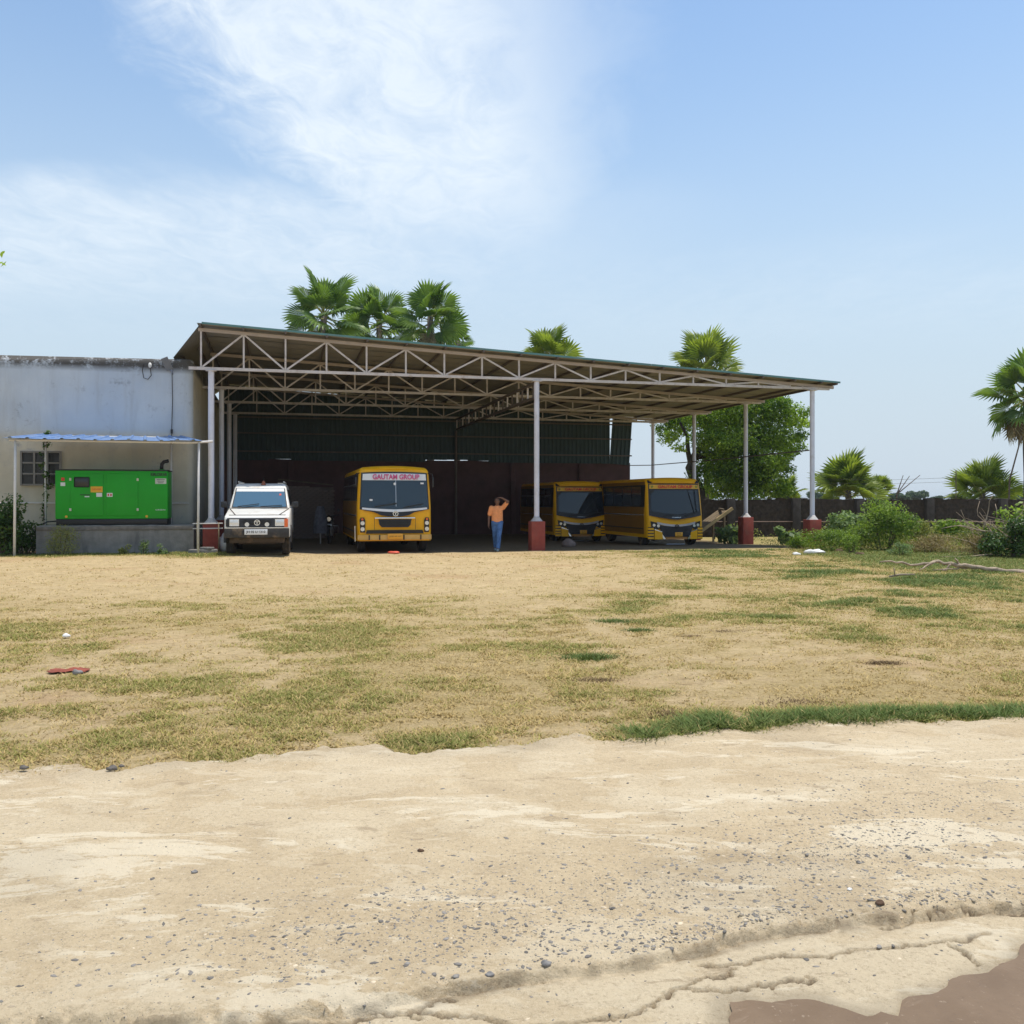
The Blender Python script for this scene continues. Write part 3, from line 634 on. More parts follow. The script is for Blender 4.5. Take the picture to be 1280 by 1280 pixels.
def build_shed():
    t = thing('open_shed', 'large open steel truss shed with sloping sheet roof sheltering buses', 'shed', SO, AZ)
    rnd = random.Random(4)
    # columns on red pedestals
    def column(x, y, r=.085, top=5.36):
        g = gzs(*(shed_world(x, y).xy))
        p = MB().box((x, y, (g-.15+.93)/2), (.44, .44, .93-g+.15)).build('pedestal', m_pedestal, t, bevel=.012)
        c = MB(); c.lathe([(.20, .932), (.17, .97), (.11, 1.04), (.09, 1.08), (.0, 1.08)], (x, y, 0), 'z', 12)
        c.build('mortar_collar', m_mortar, p, smooth=True)
        col = MB().lathe([(r, 1.0), (r, top)], (x, y, 0), 'z', 14).build('column', m_column, t, smooth=True)
        MB().box((x, y, top-.01), (.30, .22, .02)).build('cap_plate', m_truss, col)
        return col
    for y in COLS_Y: column(0, y); column(RX, y, .08)
    column(MX, 0); MB().lathe([(.06, -.4), (.06, 4.8)], (MX, 13.95, 0), 'z', 12).build('column', m_purlin, t, smooth=True)
    # trusses
    nodes_x = [-.28+1.1875*i for i in range(17)]
    for ti, y in enumerate(COLS_Y):
        tr = bpy.data.objects.new('truss', None); COL.objects.link(tr); tr.parent = t; tr.location = (0, y, 0)
        wx = .075
        MB().bar((-.62, 0, 5.41), (20.22, 0, 5.41), wx, .085).build('bottom_chord', m_truss, tr)
        MB().bar((-.36, 0, ztop(-.36)-.05), (20.38, 0, ztop(20.38)-.05), wx, .095).build('top_chord', m_truss_top, tr)
        for i, x in enumerate(nodes_x):
            MB().bar((x, 0, 5.455), (x, 0, ztop(x)-.1), .05, .055).build('vertical_web', m_truss, tr)
            if i < 16:
                x2 = nodes_x[i+1]; a, b = ((x+.04, 5.46), (x2-.03, ztop(x2)-.1)) if i % 2 == 0 else ((x+.03, ztop(x)-.1), (x2-.04, 5.46))
                MB().bar((a[0], 0, a[1]), (b[0], 0, b[1]), .045, .05).build('diagonal_web', m_truss, tr)
        for x in (19.2, 20.18): MB().bar((x, 0, 5.455), (x, 0, ztop(x)-.1), .05, .055).build('vertical_web', m_truss, tr)
    # lattice beam down the middle row
    lb = bpy.data.objects.new('lattice_beam', None); COL.objects.link(lb); lb.parent = t
    for z in (4.86, 5.32): MB().bar((MX, .1, z), (MX, 13.85, z), .07, .08).build('chord', m_purlin, lb)
    for i in range(20):
        y = .4+i*.7; MB().bar((MX, y, 4.905), (MX, y, 5.275), .05).build('vertical_web', m_truss if i % 2 else m_purlin, lb)
    # purlins and roof sheets
    for x in nodes_x+[19.75, 20.3]:
        MB().box((x, 6.95, ztop(x)+.035), (.055, 14.6, .07)).build('purlin', m_purlin, t)
    n_rows = 14; wrow = 14.85/n_rows; LEN = [7.1, 7.1, 7.1]
    meshes = [corr_mesh('roof_sheet', 5, wrow+.03, 6.97, .028, (m_rooftop, m_roofunder)) for _ in range(1)]
    ang = math.atan(SLOPE)
    for r in range(n_rows):
        for k in range(3):
            x = 20.43-6.92*k; z = ztop(x)+.072+(.006 if r % 2 else 0)+k*.005
            # local x of the sheet -> shed y ; local y -> shed -x (up the slope)
            o = obj_mesh('roof_sheet', meshes[0], t, (x, -.30+r*wrow, z)); o.rotation_euler = Matrix(((0, -math.cos(ang), -math.sin(ang)*-1), (1, 0, 0), (0, math.sin(ang), math.cos(ang)))).to_euler()
    for k in range(3): MB().bar((20.45-6.9*k, -.312, ztop(20.45-6.9*k)+.095), (20.45-6.9*(k+1)+.01, -.312, ztop(20.45-6.9*(k+1))+.095), .012, .06).build('edge_flashing', m_rooftop, t)
    # steep side sheets down to the building
    q = [(-.28, -.22), (-.28, 14.3), (-1.22, 14.0), (-1.22, 1.62)]
    zt = ztop(-.28)+.09; zb = 5.93
    nseg = 14
    for s in range(nseg):
        a, b_ = s/nseg, (s+1)/nseg; m_ = MB(); ks = 6; pts = []
        for k in range(ks+1):
            w_ = a+(b_-a)*k/ks; h = .018 if k % 2 else 0
            yt = -.22+(14.3+.22)*w_; yb = 1.62+(14.0-1.62)*w_
            pts.append(((-.28, yt, zt+h), (-1.22, yb, zb+h)))
        vs = [p for pr in pts for p in pr]+[(p[0], p[1], p[2]-.006) for pr in pts for p in pr]; o2 = 2*(ks+1)
        fs = [(2*k, 2*k+1, 2*k+3, 2*k+2) for k in range(ks)]+[(o2+2*k, o2+2*k+2, o2+2*k+3, o2+2*k+1) for k in range(ks)]
        mm = MB(); mm.add(vs, fs[:ks], 0); mm.add(vs, fs[ks:], 1)
        mm.add([vs[0], vs[1], vs[o2+1], vs[o2]], [(0, 1, 2, 3)], 0)
        mm.build('side_sheet', [m_rooftop, m_roofunder], t)
    for z, x in ((ztop(-.28)-.25, -.52), (zb+.15, -1.02)): MB().bar((x, 2.2, z+.02), (x, 13.7, z+.02), .05).build('side_rail', m_purlin, t)
    # dark green rear cladding with girts
    yb = 14.1; wsh = 1.0; me_cache = {}
    nsh = 19
    for i in range(nsh):
        x = -.62+i*wsh; z0 = {9: 3.452, 10: 3.462, 11: 3.435, 2: 3.42}.get(i, 3.36); z1 = ztop(x+.5)+.055-(.085 if i in (1, 2, 3, 4) else 0)
        me = corr_mesh('rear_sheet', 5, wsh+.02, z1-z0, .026, (m_greensheet, m_greensheet))
        # +local y up, +local x along shed x, normal facing -y (camera)
        o = obj_mesh('rear_sheet', me, t, (x, yb+(.006 if i % 2 else 0), z0), (R(90), 0, 0))
        if i == nsh-1: o.rotation_euler = (R(90), R(4), 0)
    for z in (3.75, 4.55, 5.25): MB().box((9.2, yb-.065, z), (18.6, .06, .06)).build('girt', m_purlin, t)
    # tie rods along the open side
    MB().tube([(RX-.09, .05, 3.3), (RX-.1, 7, 3.27), (RX-.09, 13.9, 3.3)], .022, 6).build('tie_rod', m_purlin, t)
    MB().tube([(RX-.1, 13.95, 3.3), (18.4, 14.0, 3.28)], .022, 6).build('tie_rod', m_purlin, t)
    # fluorescent tube fitting on the third column of the building side
    return t
build_shed()
def build_back_wall():
    o = shed_world(-.62, 14.25); t = thing('back_wall', 'dark red plastered wall closing the rear of the open shed', 'wall', o, AZ)
    vs = []; fs = []; n = 40; Lw = 19.12
    b = MB()
    top = [3.43+(float(fbm(i*.4, .5, 1.3, 3, 9))-.5)*.06 for i in range(n+1)]
    for i in range(n+1):
        x = Lw*i/n; vs += [(x, 0, -.4), (x, 0, top[i]), (x, .23, top[i]), (x, .23, -.4)]
    for i in range(n):
        for k in range(3): fs.append((4*i+k, 4*i+k+1, 4*i+k+5, 4*i+k+4))
    fs += [(0, 3, 2, 1), (4*n, 4*n+1, 4*n+2, 4*n+3)]
    b.add(vs, fs); b.build('wall', m_backwall, t)
    for x in (3.0, 6.6, 13.2, 16.6): MB().box((x, -.06, 1.5), (.26, .12, 3.7)).build('pier', m_backwall, t, bevel=.01)
build_back_wall()

# ------------------------------------------------------------------ canopy, plinth, generator
def build_canopy():
    C0 = Vector((W(247.5, 25.5), 25.5, 0)); zf = 3.25; zb = 3.5; dep = 2.28
    t = thing('lean_to_canopy', 'low canopy of blue corrugated sheets over the green generator', 'canopy', C0, AZ)
    lx = lambda px: on_line(px, C0.x, C0.y)
    x0, x1 = lx(5), lx(254); xb0, xb1 = x0+.35, x1-.62
    n = 6
    for i in range(n):
        vs = []; ks = 2; prof = [(0, 0), (.30, 0), (.36, .032), (.50, .032), (.56, 0)]; pts = [(k+u, h) for k in range(ks) for u, h in prof]+[(ks, 0)]
        for u, h in pts:
            a = (i+u/ks)/n; sag = -.02*math.sin(a*math.pi)+.01*math.sin(a*23)
            vs += [Vector((x0+(x1-x0)*a, -.16+.03*math.sin(i*2.3), zf+h+sag-.015+(i % 2)*.006)), Vector((xb0+(xb1-xb0)*a, dep, zb+h+sag+(i % 2)*.006))]
        K = len(pts); vs += [v-Vector((0, 0, .005)) for v in vs]
        fs = [(2*q, 2*q+2, 2*q+3, 2*q+1) for q in range(K-1)]+[(2*K+2*q, 2*K+2*q+1, 2*K+2*q+3, 2*K+2*q+2) for q in range(K-1)]+[(2*q, 2*K+2*q, 2*K+2*q+2, 2*q+2) for q in range(K-1)]
        MB().add(vs, fs).build('roof_sheet', m_canopy, t)
    MB().tube([(x0+.12, 0, zf-.055), (lx(240), 0, zf-.06), (lx(266), 0, zf-.02)], .033, 8).build('front_rail', m_pipe, t, smooth=True)
    MB().tube([(xb0+.1, dep-.08, zb-.05), (xb1, dep-.08, zb-.05)], .03, 8).build('rear_rail', m_pipe, t, smooth=True)
    for px in (18, 90, 165, 246):
        a = (lx(px)-x0)/(x1-x0); MB().bar((lx(px), .05, zf-.045), (xb0+(xb1-xb0)*a, dep-.12, zb-.035), .04).build('rafter', m_pipe, t)
    for px in (18, 247.5):
        xx = lx(px); MB().tube([(xx, 0, 0), (xx+.012, 0, 1.7), (xx+.025, 0, zf-.06)], .034, 10).build('post', m_pipe, t, smooth=True)
    for px in (57, 214):
        xx = on_line(px, *(C0+V*(dep-.2)).xy); MB().tube([(xx, dep-.2, 0), (xx, dep-.2, zb-.09)], .03, 8).build('post', m_pipe, t, smooth=True)
build_canopy()
P1 = Vector((W(242, 26.3), 26.3, 0)); PWID = -on_line(45, P1.x, P1.y); PZ = .89
def build_plinth():
    t = thing('concrete_plinth', 'long stained concrete plinth carrying the green generator', 'plinth', P1-U*PWID/2, AZ)
    w = PWID/2; b = MB(); ns = 24; vs = []; fs = []
    prof = [(0, -.2), (0, .3), (0, PZ-.03), (.02, PZ), (1.45, PZ)]
    for i in range(ns+1):
        x = -w+2*w*i/ns
        for (yy, zz) in prof: vs.append((x, yy+(float(fbm(i*.7, zz*3, 1, 2, 13))-.5)*.02*(yy < .01), zz+(float(fbm(i*.9, 3, 1, 2, 15))-.5)*.02*(zz > .5)))
    k = len(prof)
    for i in range(ns):
        for j in range(k-1): fs.append((i*k+j, (i+1)*k+j, (i+1)*k+j+1, i*k+j+1))
    b.add(vs, fs)
    for i in (0, ns): b.add([vs[i*k+j] for j in range(k)]+[(vs[i*k][0], 1.45, -.2)], [tuple(range(k+1))])
    b.build('body', m_concrete, t)
    r = MB(); r.box((0, -.012, PZ-.075), (2*w-.02, .03, .11)); r.build('rim', M('plinth_rim', (.20, .18, .155), .95, .25, 6, bump=.4), t, bevel=.008)
build_plinth()
def build_generator():
    G1 = P1+V*.16; g0, g1 = on_line(69, G1.x, G1.y), on_line(209.5, G1.x, G1.y); w = g1-g0; gc = G1+U*(g0+g1)/2; d = gc.y
    t = thing('generator', 'bright green diesel generator with black base and bent exhaust pipe', 'generator', (gc.x, gc.y, PZ), AZ)
    def lx(px): return on_line(px, gc.x, gc.y)
    def lz(py): return Z(py, d)-PZ
    zb = lz(648.5); zt = lz(588.5); dep = 1.1
    MB().box((0, dep/2+.01, zb/2), (w-.03, dep-.04, zb-.004)).build('base_frame', m_black, t, bevel=.006)
    MB().box((0, dep/2, (zb+zt)/2), (w, dep, zt-zb)).build('enclosure', m_green, t, bevel=.015)
    MB().box((0, dep/2, zt+.02), (w+.02, dep+.02, .038)).build('roof', m_black, t, bevel=.008)
    def door(a, b_): 
        x_0, x_1, z_0, z_1 = lx(a), lx(b_), lz(644.5), lz(592.5); return MB().box(((x_0+x_1)/2, -.012, (z_0+z_1)/2), (x_1-x_0, .022, z_1-z_0)).build('door', m_green, t, bevel=.006)
    d1 = door(88.6, 129); d2 = door(133.4, 172.5)
    for (dd, px) in ((d1, 88.2), (d2, 172.3)):
        for py in (599.4, 637): MB().box((lx(px), -.035, lz(py)), (.055, .024, .075)).build('hinge', M('hinge_metal', (.55, .58, .45), .4) if 'hinge_metal' not in bpy.data.materials else bpy.data.materials['hinge_metal'], dd, bevel=.004)
    wn = MB().box((lx(102.6), -.03, lz(602.9)), (.40, .02, .285)).build('control_window', m_blackplastic, d1, bevel=.03, seg=4)
    MB().box((lx(102.6), -.0425, lz(602.9)), (.32, .005, .205)).build('glass', M('panel_glass', (.03, .035, .035), .15), d1, bevel=.002)
    MB().box((lx(121), -.026, lz(611.8)), (.31, .004, .165)).build('warning_label', m_amber, d1)
    text('warning_text', 'DANGER', .07, m_redtext, d1, (lx(121), -.0295, lz(611.8)), width=.24)
    MB().box((lx(124.2), -.0265, lz(618.6)), (.15, .005, .11)).build('notice_label', m_whitesticker, d1); MB().box((lx(137.3), -.0265, lz(618.6)), (.15, .005, .11)).build('notice_label', m_whitesticker, d2)
    for q in (-.035, .035): MB().box((lx(137.3)+q, -.0305, lz(618.6)), (.04, .003, .06)).build('pictogram', m_redtext, d2)
    MB().box((lx(106.5), -.030, lz(618.6)), (.26, .012, .022)).build('door_latch', m_black, d1); MB().box((lx(109), -.027, lz(620.8)), (.12, .006, .03)).build('latch_plate', m_whitesticker, d1)
    MB().box((lx(201), -.004, lz(601.2)), (.30, .006, .155)).build('maker_plate', M('silver_label', (.5, .55, .5), .4), t); 
    for k in range(3): MB().box((lx(201), -.008, lz(601.2)+.045-.045*k), (.22-.04*k, .003, .014)).build('print_line', m_lateritepillar, t)
    MB().box((lx(78.6), -.004, lz(605.5)), (.12, .006, .1)).build('notice_label', m_whitesticker, t); MB().box((lx(78.6), -.004, lz(599.3)), (.085, .006, .09)).build('warning_label', m_redtext, t)
    text('brand_lettering', 'KIRLOSKAR', .125, m_black, t, (lx(198.5), -.004, lz(592.9)), width=.44, bold=.004)
    text('brand_lettering', 'GREEN', .05, m_whitesticker, t, (lx(200.5), -.004, lz(637.5)), width=.26)
    for px in (83, 183.5): MB().disc((lx(px), -.01, lz(645.6)), .035, .02, 'y', 10).build('lifting_eye', m_amber, t)
    ex = [(lx(199.5), .45, zt+.03), (lx(199.5), .45, zt+.14), (lx(200), .45, zt+.22), (lx(202.5), .45, zt+.285), (lx(206), .45, zt+.30), (lx(208.5), .45, zt+.315)]
    MB().tube(ex, .052, 10).build('exhaust_pipe', m_black, t, smooth=True)
    MB().disc((lx(199.5), .45, zt+.05), .085, .03, 'z', 14).build('exhaust_flange', m_green, t)
    MB().tube([(-w/2+.02, .3, .12), (-w/2-.25, .28, .10), (-w/2-.42, .25, -.01+.03), (-w/2-.55, .3, .03)], .022, 6).build('cable', m_black, t, smooth=True)
build_generator()

# ------------------------------------------------------------------ vehicles
def wheel(parent, x, y, r, w, rim=None, name='wheel'):
    e = bpy.data.objects.new(name, None); COL.objects.link(e); e.parent = parent; e.location = (x, y, r)
    h = w/2
    MB().lathe([(r*.60, -h*.9), (r*.92, -h), (r*.985, -h*.82), (r, -h*.5), (r*.985, -h*.47), (r, -h*.40), (r, h*.40), (r*.985, h*.47), (r, h*.5), (r*.985, h*.82), (r*.92, h), (r*.60, h*.9)], (0, 0, 0), 'x', 28).build('tyre', m_rubber, e, smooth=True)
    MB().lathe([(.001, -h*.35), (r*.18, -h*.55), (r*.2, -h*.3), (r*.5, -h*.25), (r*.61, -h*.86), (r*.61, h*.86), (r*.5, h*.25), (r*.2, h*.3), (r*.18, h*.55), (.001, h*.35)], (0, 0, 0), 'x', 20).build('rim', rim or m_mud, e, smooth='auto')
    return e
def plate(poly, fy, off, th):
    """a thick plate following the front face; poly is (x,z) points, off = how proud its face stands"""
    n = len(poly); vs = [(x, fy(z, x)-off, z) for x, z in poly]+[(x, fy(z, x)-off+th, z) for x, z in poly]
    b = MB(); b.add(vs, [tuple(range(n)), tuple(range(n, 2*n))[::-1]]+[(i, i+n, (i+1) % n+n, (i+1) % n) for i in range(n)]); return b
def mirror(poly): return [(-x, z) for x, z in reversed(poly)]
def shell(prof_y, W_, Ln, z0, zt, r=.12, tumble=.05, roofcrown=.05, fyfun=None, nx=16):
    """closed bus body: rounded section swept along y, front bulging as fyfun(z,x)"""
    sec = []; h = W_/2
    def half(z):
        if z < 1.4: return h
        return h-tumble*((z-1.4)/(zt-1.4))**1.5
    zs = [z0, z0+.25, .75, 1.05, 1.4, 1.75, 2.1, zt-r*1.6, zt-r]
    pts = [(half(z), z) for z in zs]
    hh = half(zt-r)
    for k in range(1, 6):
        a = k/5*math.pi/2; pts.append((hh-r+r*math.cos(a), zt-r+r*math.sin(a)))
    for k in range(1, 5): x = (hh-r)*(1-k/4); pts.append((x, zt+roofcrown*(1-(x/(hh-r))**2)))
    right = pts; left = [(-x, z) for x, z in reversed(pts[:-1])]
    ring = right+left; m = len(ring)
    # ring pulled in at both ends so the edges round off
    stations = [(-1, .93), (-1, .985), (.06, 1.0), (.35, 1)]+[(Ln*f, 1) for f in (.25, .5, .75)]+[(Ln-.1, 1), (Ln-.02, .985), (Ln, .95)]
    vs = []; fs = []
    for si, (y, s) in enumerate(stations):
        for x, z in ring:
            zc = (z0+zt)/2; xx = x*s; zz = zc+(z-zc)*(s if z > zc else 1)
            if si == 0: yy = fyfun(zz, xx)
            elif si == 1: yy = fyfun(zz, xx)+.035
            elif si == 2: yy = fyfun(zz, xx)+.10
            elif si == 3: yy = max(.42, fyfun(zz, xx)+.2)
            else: yy = y
            vs.append((xx, yy, zz))
    for i in range(len(stations)-1):
        for j in range(m): fs.append((i*m+j, i*m+(j+1) % m, (i+1)*m+(j+1) % m, (i+1)*m+j))
    b = MB().add(vs, fs)
    # front cap as strips between mirrored pairs
    for off in (0, (len(stations)-1)*m):
        for j in range(len(right)-1):
            a, b2 = j, j+1; c, d = m-1-j, m-2-j
            if b2 == d: q = [(off+a, off+b2, off+c)]
            else: q = [(off+a, off+b2, off+d, off+c)]
            b.f += q; b.mi += [0]
    return b
def bus_sides(t, h, Ln, z0, z1, nwin, tumble, y0=.75):
    """dark window band with panes and bars, and rub rails, on both flanks"""
    for sx in (-1, 1):
        def X(z, o): return sx*(h-(tumble*((z-1.4)/(2.6-1.4))**1.5 if z > 1.4 else 0)+o)
        def quad(ya, yb, za, zb, o, th=.012):
            v = [(X(za, o), ya, za), (X(za, o), yb, za), (X(zb, o), yb, zb), (X(zb, o), ya, zb)]; v += [(x-sx*th, y, z) for x, y, z in v]
            return MB().add(v, [(0, 1, 2, 3), (7, 6, 5, 4), (0, 4, 5, 1), (1, 5, 6, 2), (2, 6, 7, 3), (3, 7, 4, 0)])
        band = quad(y0-.35, Ln-.15, z0-.05, z1+.06, .006).build('window_band', m_black, t)
        wl = (Ln-.2-y0)/nwin
        for i in range(nwin):
            w_ = quad(y0+i*wl+.04, y0+(i+1)*wl-.04, z0, z1, .012).build('side_window', m_sidewin, t)
            zm = z0+(z1-z0)*.62
            quad(y0+i*wl+.04, y0+(i+1)*wl-.04, zm-.012, zm+.012, .018).build('window_rail', m_steel, w_)
        quad(y0-.3, Ln-.12, .42, z0-.055, .004).build('shade_panel', m_sideshade, t)  # overlay that paints the flank's shade below the windows
        if z1 < 2.2: quad(y0-.3, Ln-.12, z1+.065, z1+.175, .004).build('shade_panel', m_sideshade, t)  # same painted shade above the windows
        for z in (.62, 1.12): quad(.5, Ln-.1, z-.02, z+.02, .012).build('rub_rail', m_black if z < 1 else m_chrome, t)
m_sidewin = M('tinted_side_glass', (.02, .024, .03), .12, .1)
def bus_inside(t, h, Ln, zf=.95):
    """seats, dashboard and curtains seen through the windscreen"""
    MB().box((0, Ln/2, .62), (h*1.9, Ln-.4, .05)).build('cabin_floor', m_dark, t)
    b = MB()
    for i in range(int((Ln-1.4)/.8)):
        for x in (-.62, .55): b.box((x*h/1.1, 1.3+i*.8, 1.0), (.78, .12, .75), rx=R(-8)); b.box((x*h/1.1, 1.05+i*.8, .85), (.78, .42, .12))
    b.build('seats', m_seat, t, bevel=.03)
def solid_strip(fy, bot, top, off, th, name, mat, par, rows):
    """a thick panel that follows the bulging front, between a bottom and a top outline"""
    k = len(bot); g = []
    for layer in (0, th):
        for c in range(k):
            for j in range(rows+1):
                s = j/rows; x = bot[c][0]+(top[c][0]-bot[c][0])*s; z = bot[c][1]+(top[c][1]-bot[c][1])*s; g.append((x, fy(z, x)-off+layer, z))
    n = k*(rows+1); r = rows+1; fs = []
    for c in range(k-1):
        for j in range(rows):
            q = (c*r+j, (c+1)*r+j, (c+1)*r+j+1, c*r+j+1); fs += [q, tuple(n+i for i in q[::-1])]
        for j in (0, rows): fs.append((c*r+j, n+c*r+j, n+(c+1)*r+j, (c+1)*r+j))
    for c in (0, k-1):
        for j in range(rows): fs.append((c*r+j, c*r+j+1, n+c*r+j+1, n+c*r+j))
    return MB().add(g, fs).build(name, mat, par, smooth='auto')
def build_bus_round():
    Wd, Ln, zt = 2.24, 7.0, 2.60; h = Wd/2
    def fy(z, x): return .02+.10*(abs(x)/h)**3.0+(0 if z < 1.15 else (z-1.15)*.13)+(.12*max(0, (z-2.4)/.25)**2)
    t = thing('school_bus', 'yellow school bus with rounded front and pink lettering on white banner', 'bus', (W(494, 27.85), 27.85, gzs(-3.5, 28)), AZ, 'yellow school buses parked under the shed')
    shell(None, Wd, Ln, .36, zt, .16, .07, .045, fy).build('body', m_yellow, t, smooth='auto')
    # windscreen
    P = lambda pts, off, th, name, mat, par=t, bev=0: plate(pts, fy, off, th).build(name, mat, par, bevel=bev)
    def arch(w0, w1, zb, zc, ztop_, n=10):
        """rounded screen outline: bottom edge sags from zb at corners to zc in the middle"""
        bot = [(-w0+2*w0*i/n, zc+(zb-zc)*abs(2*i/n-1)**1.6) for i in range(n+1)]
        top = [(w1-2*w1*i/n, ztop_+.03*(1-abs(2*i/n-1)**2)) for i in range(n+1)]
        return bot+top
    def cols(poly, off, th, name, mat, par): k = len(poly)//2; return solid_strip(fy, poly[:k], poly[k:][::-1], off, th, name, mat, par, 6)
    seal = cols(arch(1.055, 1.0, 1.32, 1.17, 2.43), .010, .012, 'windscreen_seal', m_black, t)
    ws = cols(arch(1.02, .965, 1.40, 1.30, 2.405), .022, .006, 'windscreen', m_sidewin2, t)
    cols([(x, z) for x, z in [(-.97+.194*i, 2.20) for i in range(11)]]+[(.955-.191*i, 2.39+.02*(1-abs(.2*i-1)**2)) for i in range(11)], .030, .005, 'banner', m_whitesticker, t)
    text('banner_lettering', 'GAUTAM GROUP', .215, m_pinktext, t, (.04, fy(2.3, 0)-.046, 2.295), (R(90-7.4), 0, 0), width=1.42, bold=.006)
    cols([(-.99+.198*i, 1.235+(.085)*abs(.2*i-1)**1.6) for i in range(11)]+[(.98-.196*i, 1.315+.06*abs(.2*i-1)**1.6) for i in range(11)], .030, .006, 'white_strip', m_whitesticker, t)
    MB().box((.03, fy(1.85, 0)-.03, 1.80), (.018, .012, .80), rx=R(-7.4)).build('centre_bar', m_steel, t)
    # parked wipers
    for a, b_ in (((-.62, 1.40), (.05, 1.50)), ((.28, 1.38), (.86, 1.48))):
        MB().bar((a[0], fy(a[1], a[0])-.05, a[1]), (b_[0], fy(b_[1], b_[0])-.05, b_[1]), .025, .03).build('wiper', m_black, t)
    MB().box((-.72, fy(1.62, .7)-.034, 1.60), (.09, .004, .055)).build('permit_sticker', m_whitesticker, t); MB().disc((.0, fy(2.1, 0)-.034, 2.09), .04, .006).build('permit_sticker', m_whitesticker, t); MB().box((.84, fy(2.1, .84)-.034, 2.11), (.1, .004, .05)).build('permit_sticker', m_whitesticker, t)
    P([(-.66, 1.245), (-.42, 1.14), (-.2, 1.105), (.24, 1.105), (.42, 1.14), (.62, 1.245), (0, 1.20)], .014, .02, 'nose_panel', m_black)
    em = MB(); em.lathe([(.065, -.012), (.085, -.012), (.085, .012), (.065, .012), (.065, -.012)], (0.01, fy(1.19, 0)-.035, 1.19), 'y', 20); em.box((.01, fy(1.19, 0)-.036, 1.185), (.022, .014, .09)); em.box((.01, fy(1.19, 0)-.036, 1.215), (.10, .014, .018)); em.build('emblem', m_chrome, t)
    P([(-.62, 1.035), (.62, 1.035), (.60, 1.075), (-.60, 1.075)], .03, .035, 'chrome_trim', m_chrome, bev=.006)
    gr = P([(-.50, 1.015), (-.47, .85), (-.40, .775), (.40, .775), (.47, .85), (.50, 1.015)], .012, .03, 'grille', m_blackplastic)
    for k in range(4): z = .82+.05*k; MB().box((0, fy(z, 0)-.02, z), (.80+.03*k, .02, .014)).build('grille_bar', m_black, gr)
    for s in (-1, 1):
        hc = P([(s*.90, .62), (s*1.04, .62), (s*1.06, 1.0), (s*1.03, 1.07), (s*.93, 1.07), (s*.89, .98)][::s], .016, .03, 'headlamp_housing', m_black)
        for z in (.90, .72): MB().disc((s*.975, fy(z, .97)-.03, z), .062, .03, 'y', 16).build('headlamp', m_lens, hc, smooth='auto')
        MB().disc((s*.98, fy(1.02, .97)-.025, 1.02), .035, .02, 'y', 12).build('indicator', m_orange, hc, smooth='auto')
    P([(-.88, .585), (.88, .585), (.84, .69), (-.84, .69)], .012, .02, 'lower_grille', m_black)
    # body-line joints on the front panel
    for x in (-.62, .62): MB().box((x, fy(.88, x)-.004, .88), (.012, .012, .36)).build('panel_joint', m_black, t)
    bp = MB()
    for i in range(12):
        x_0, x_1 = -1.12+i*.1867, -1.12+(i+1)*.1867
        v = [(x_0, fy(.5, x_0)-.05, .40), (x_1, fy(.5, x_1)-.05, .40), (x_1, fy(.5, x_1)-.05, .545), (x_0, fy(.5, x_0)-.05, .545)]; v += [(x, y+.12, z) for x, y, z in v]
        bp.add(v, [(0, 1, 2, 3), (0, 4, 5, 1), (3, 2, 6, 7)])
    bumper = bp.build('bumper', M('faded_bumper_yellow', (.62, .37, .10), .6, .12, 5, dirt=(.4, .3, .2), da=.5), t)
    for x in (-.78, -.47, .26, .78): MB().box((x, fy(.5, x)-.058, .47), (.035, .02, .15)).build('bumper_bracket', m_black, bumper)
    pl = MB().box((.0, fy(.5, 0)-.07, .50), (.46, .02, .17)).build('number_plate', m_platey, t, bevel=.004); text('plate_lettering', 'JH 02 AB 1417', .05, m_black, pl, (0, fy(.5, 0)-.0815, .5), width=.36, extrude=.001)
    for x in (-.95, .95):
        for y in (.95, 5.3): wheel(t, x, y, .40, .23)
    MB().tube([(-.9, .95, .4), (.9, .95, .4)], .07, 8).build('front_axle', m_mud, t); MB().box((0, 3.2, .48), (1.5, 5.8, .18)).build('chassis', m_dark, t)
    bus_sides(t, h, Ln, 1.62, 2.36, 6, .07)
    bus_inside(t, h, Ln)
    MB().box((0, .55, 1.22), (1.95, .5, .16)).build('dashboard', m_blackplastic, t, bevel=.04)
    MB().bar((-1.19, .12, .35), (-1.2, .1, .82), .03).build('guard_bar', m_steel, t)
    for s in (-1, 1):
        mr = MB().tube([(s*1.02, .32, 2.42), (s*1.15, .16, 2.40), (s*1.17, .12, 2.30)], .014, 6).build('mirror_arm', m_black, t)
        MB().box((s*1.17, .12, 2.14), (.05, .05, .30)).build('mirror', m_blackplastic, mr, bevel=.015)
def screen_mat(name, rough, k, col=(.05, .095, .145)):
    m, nt, N, L, b = nodes(name); b.inputs['Base Color'].default_value = (*col, 1); b.inputs['Roughness'].default_value = rough; b.inputs['IOR'].default_value = 1.8
    t = N.new('ShaderNodeBsdfTransparent'); t.inputs[0].default_value = (.62, .68, .68, 1); s = N.new('ShaderNodeMixShader'); s.inputs[0].default_value = k
    L.new(b.outputs[0], s.inputs[1]); L.new(t.outputs[0], s.inputs[2]); L.new(s.outputs[0], N['Material Output'].inputs[0]); return m
m_sidewin2 = screen_mat('windscreen_glass', .03, .5, (.035, .07, .11))  # bluish base colour stands in for reflected sky
build_bus_round()

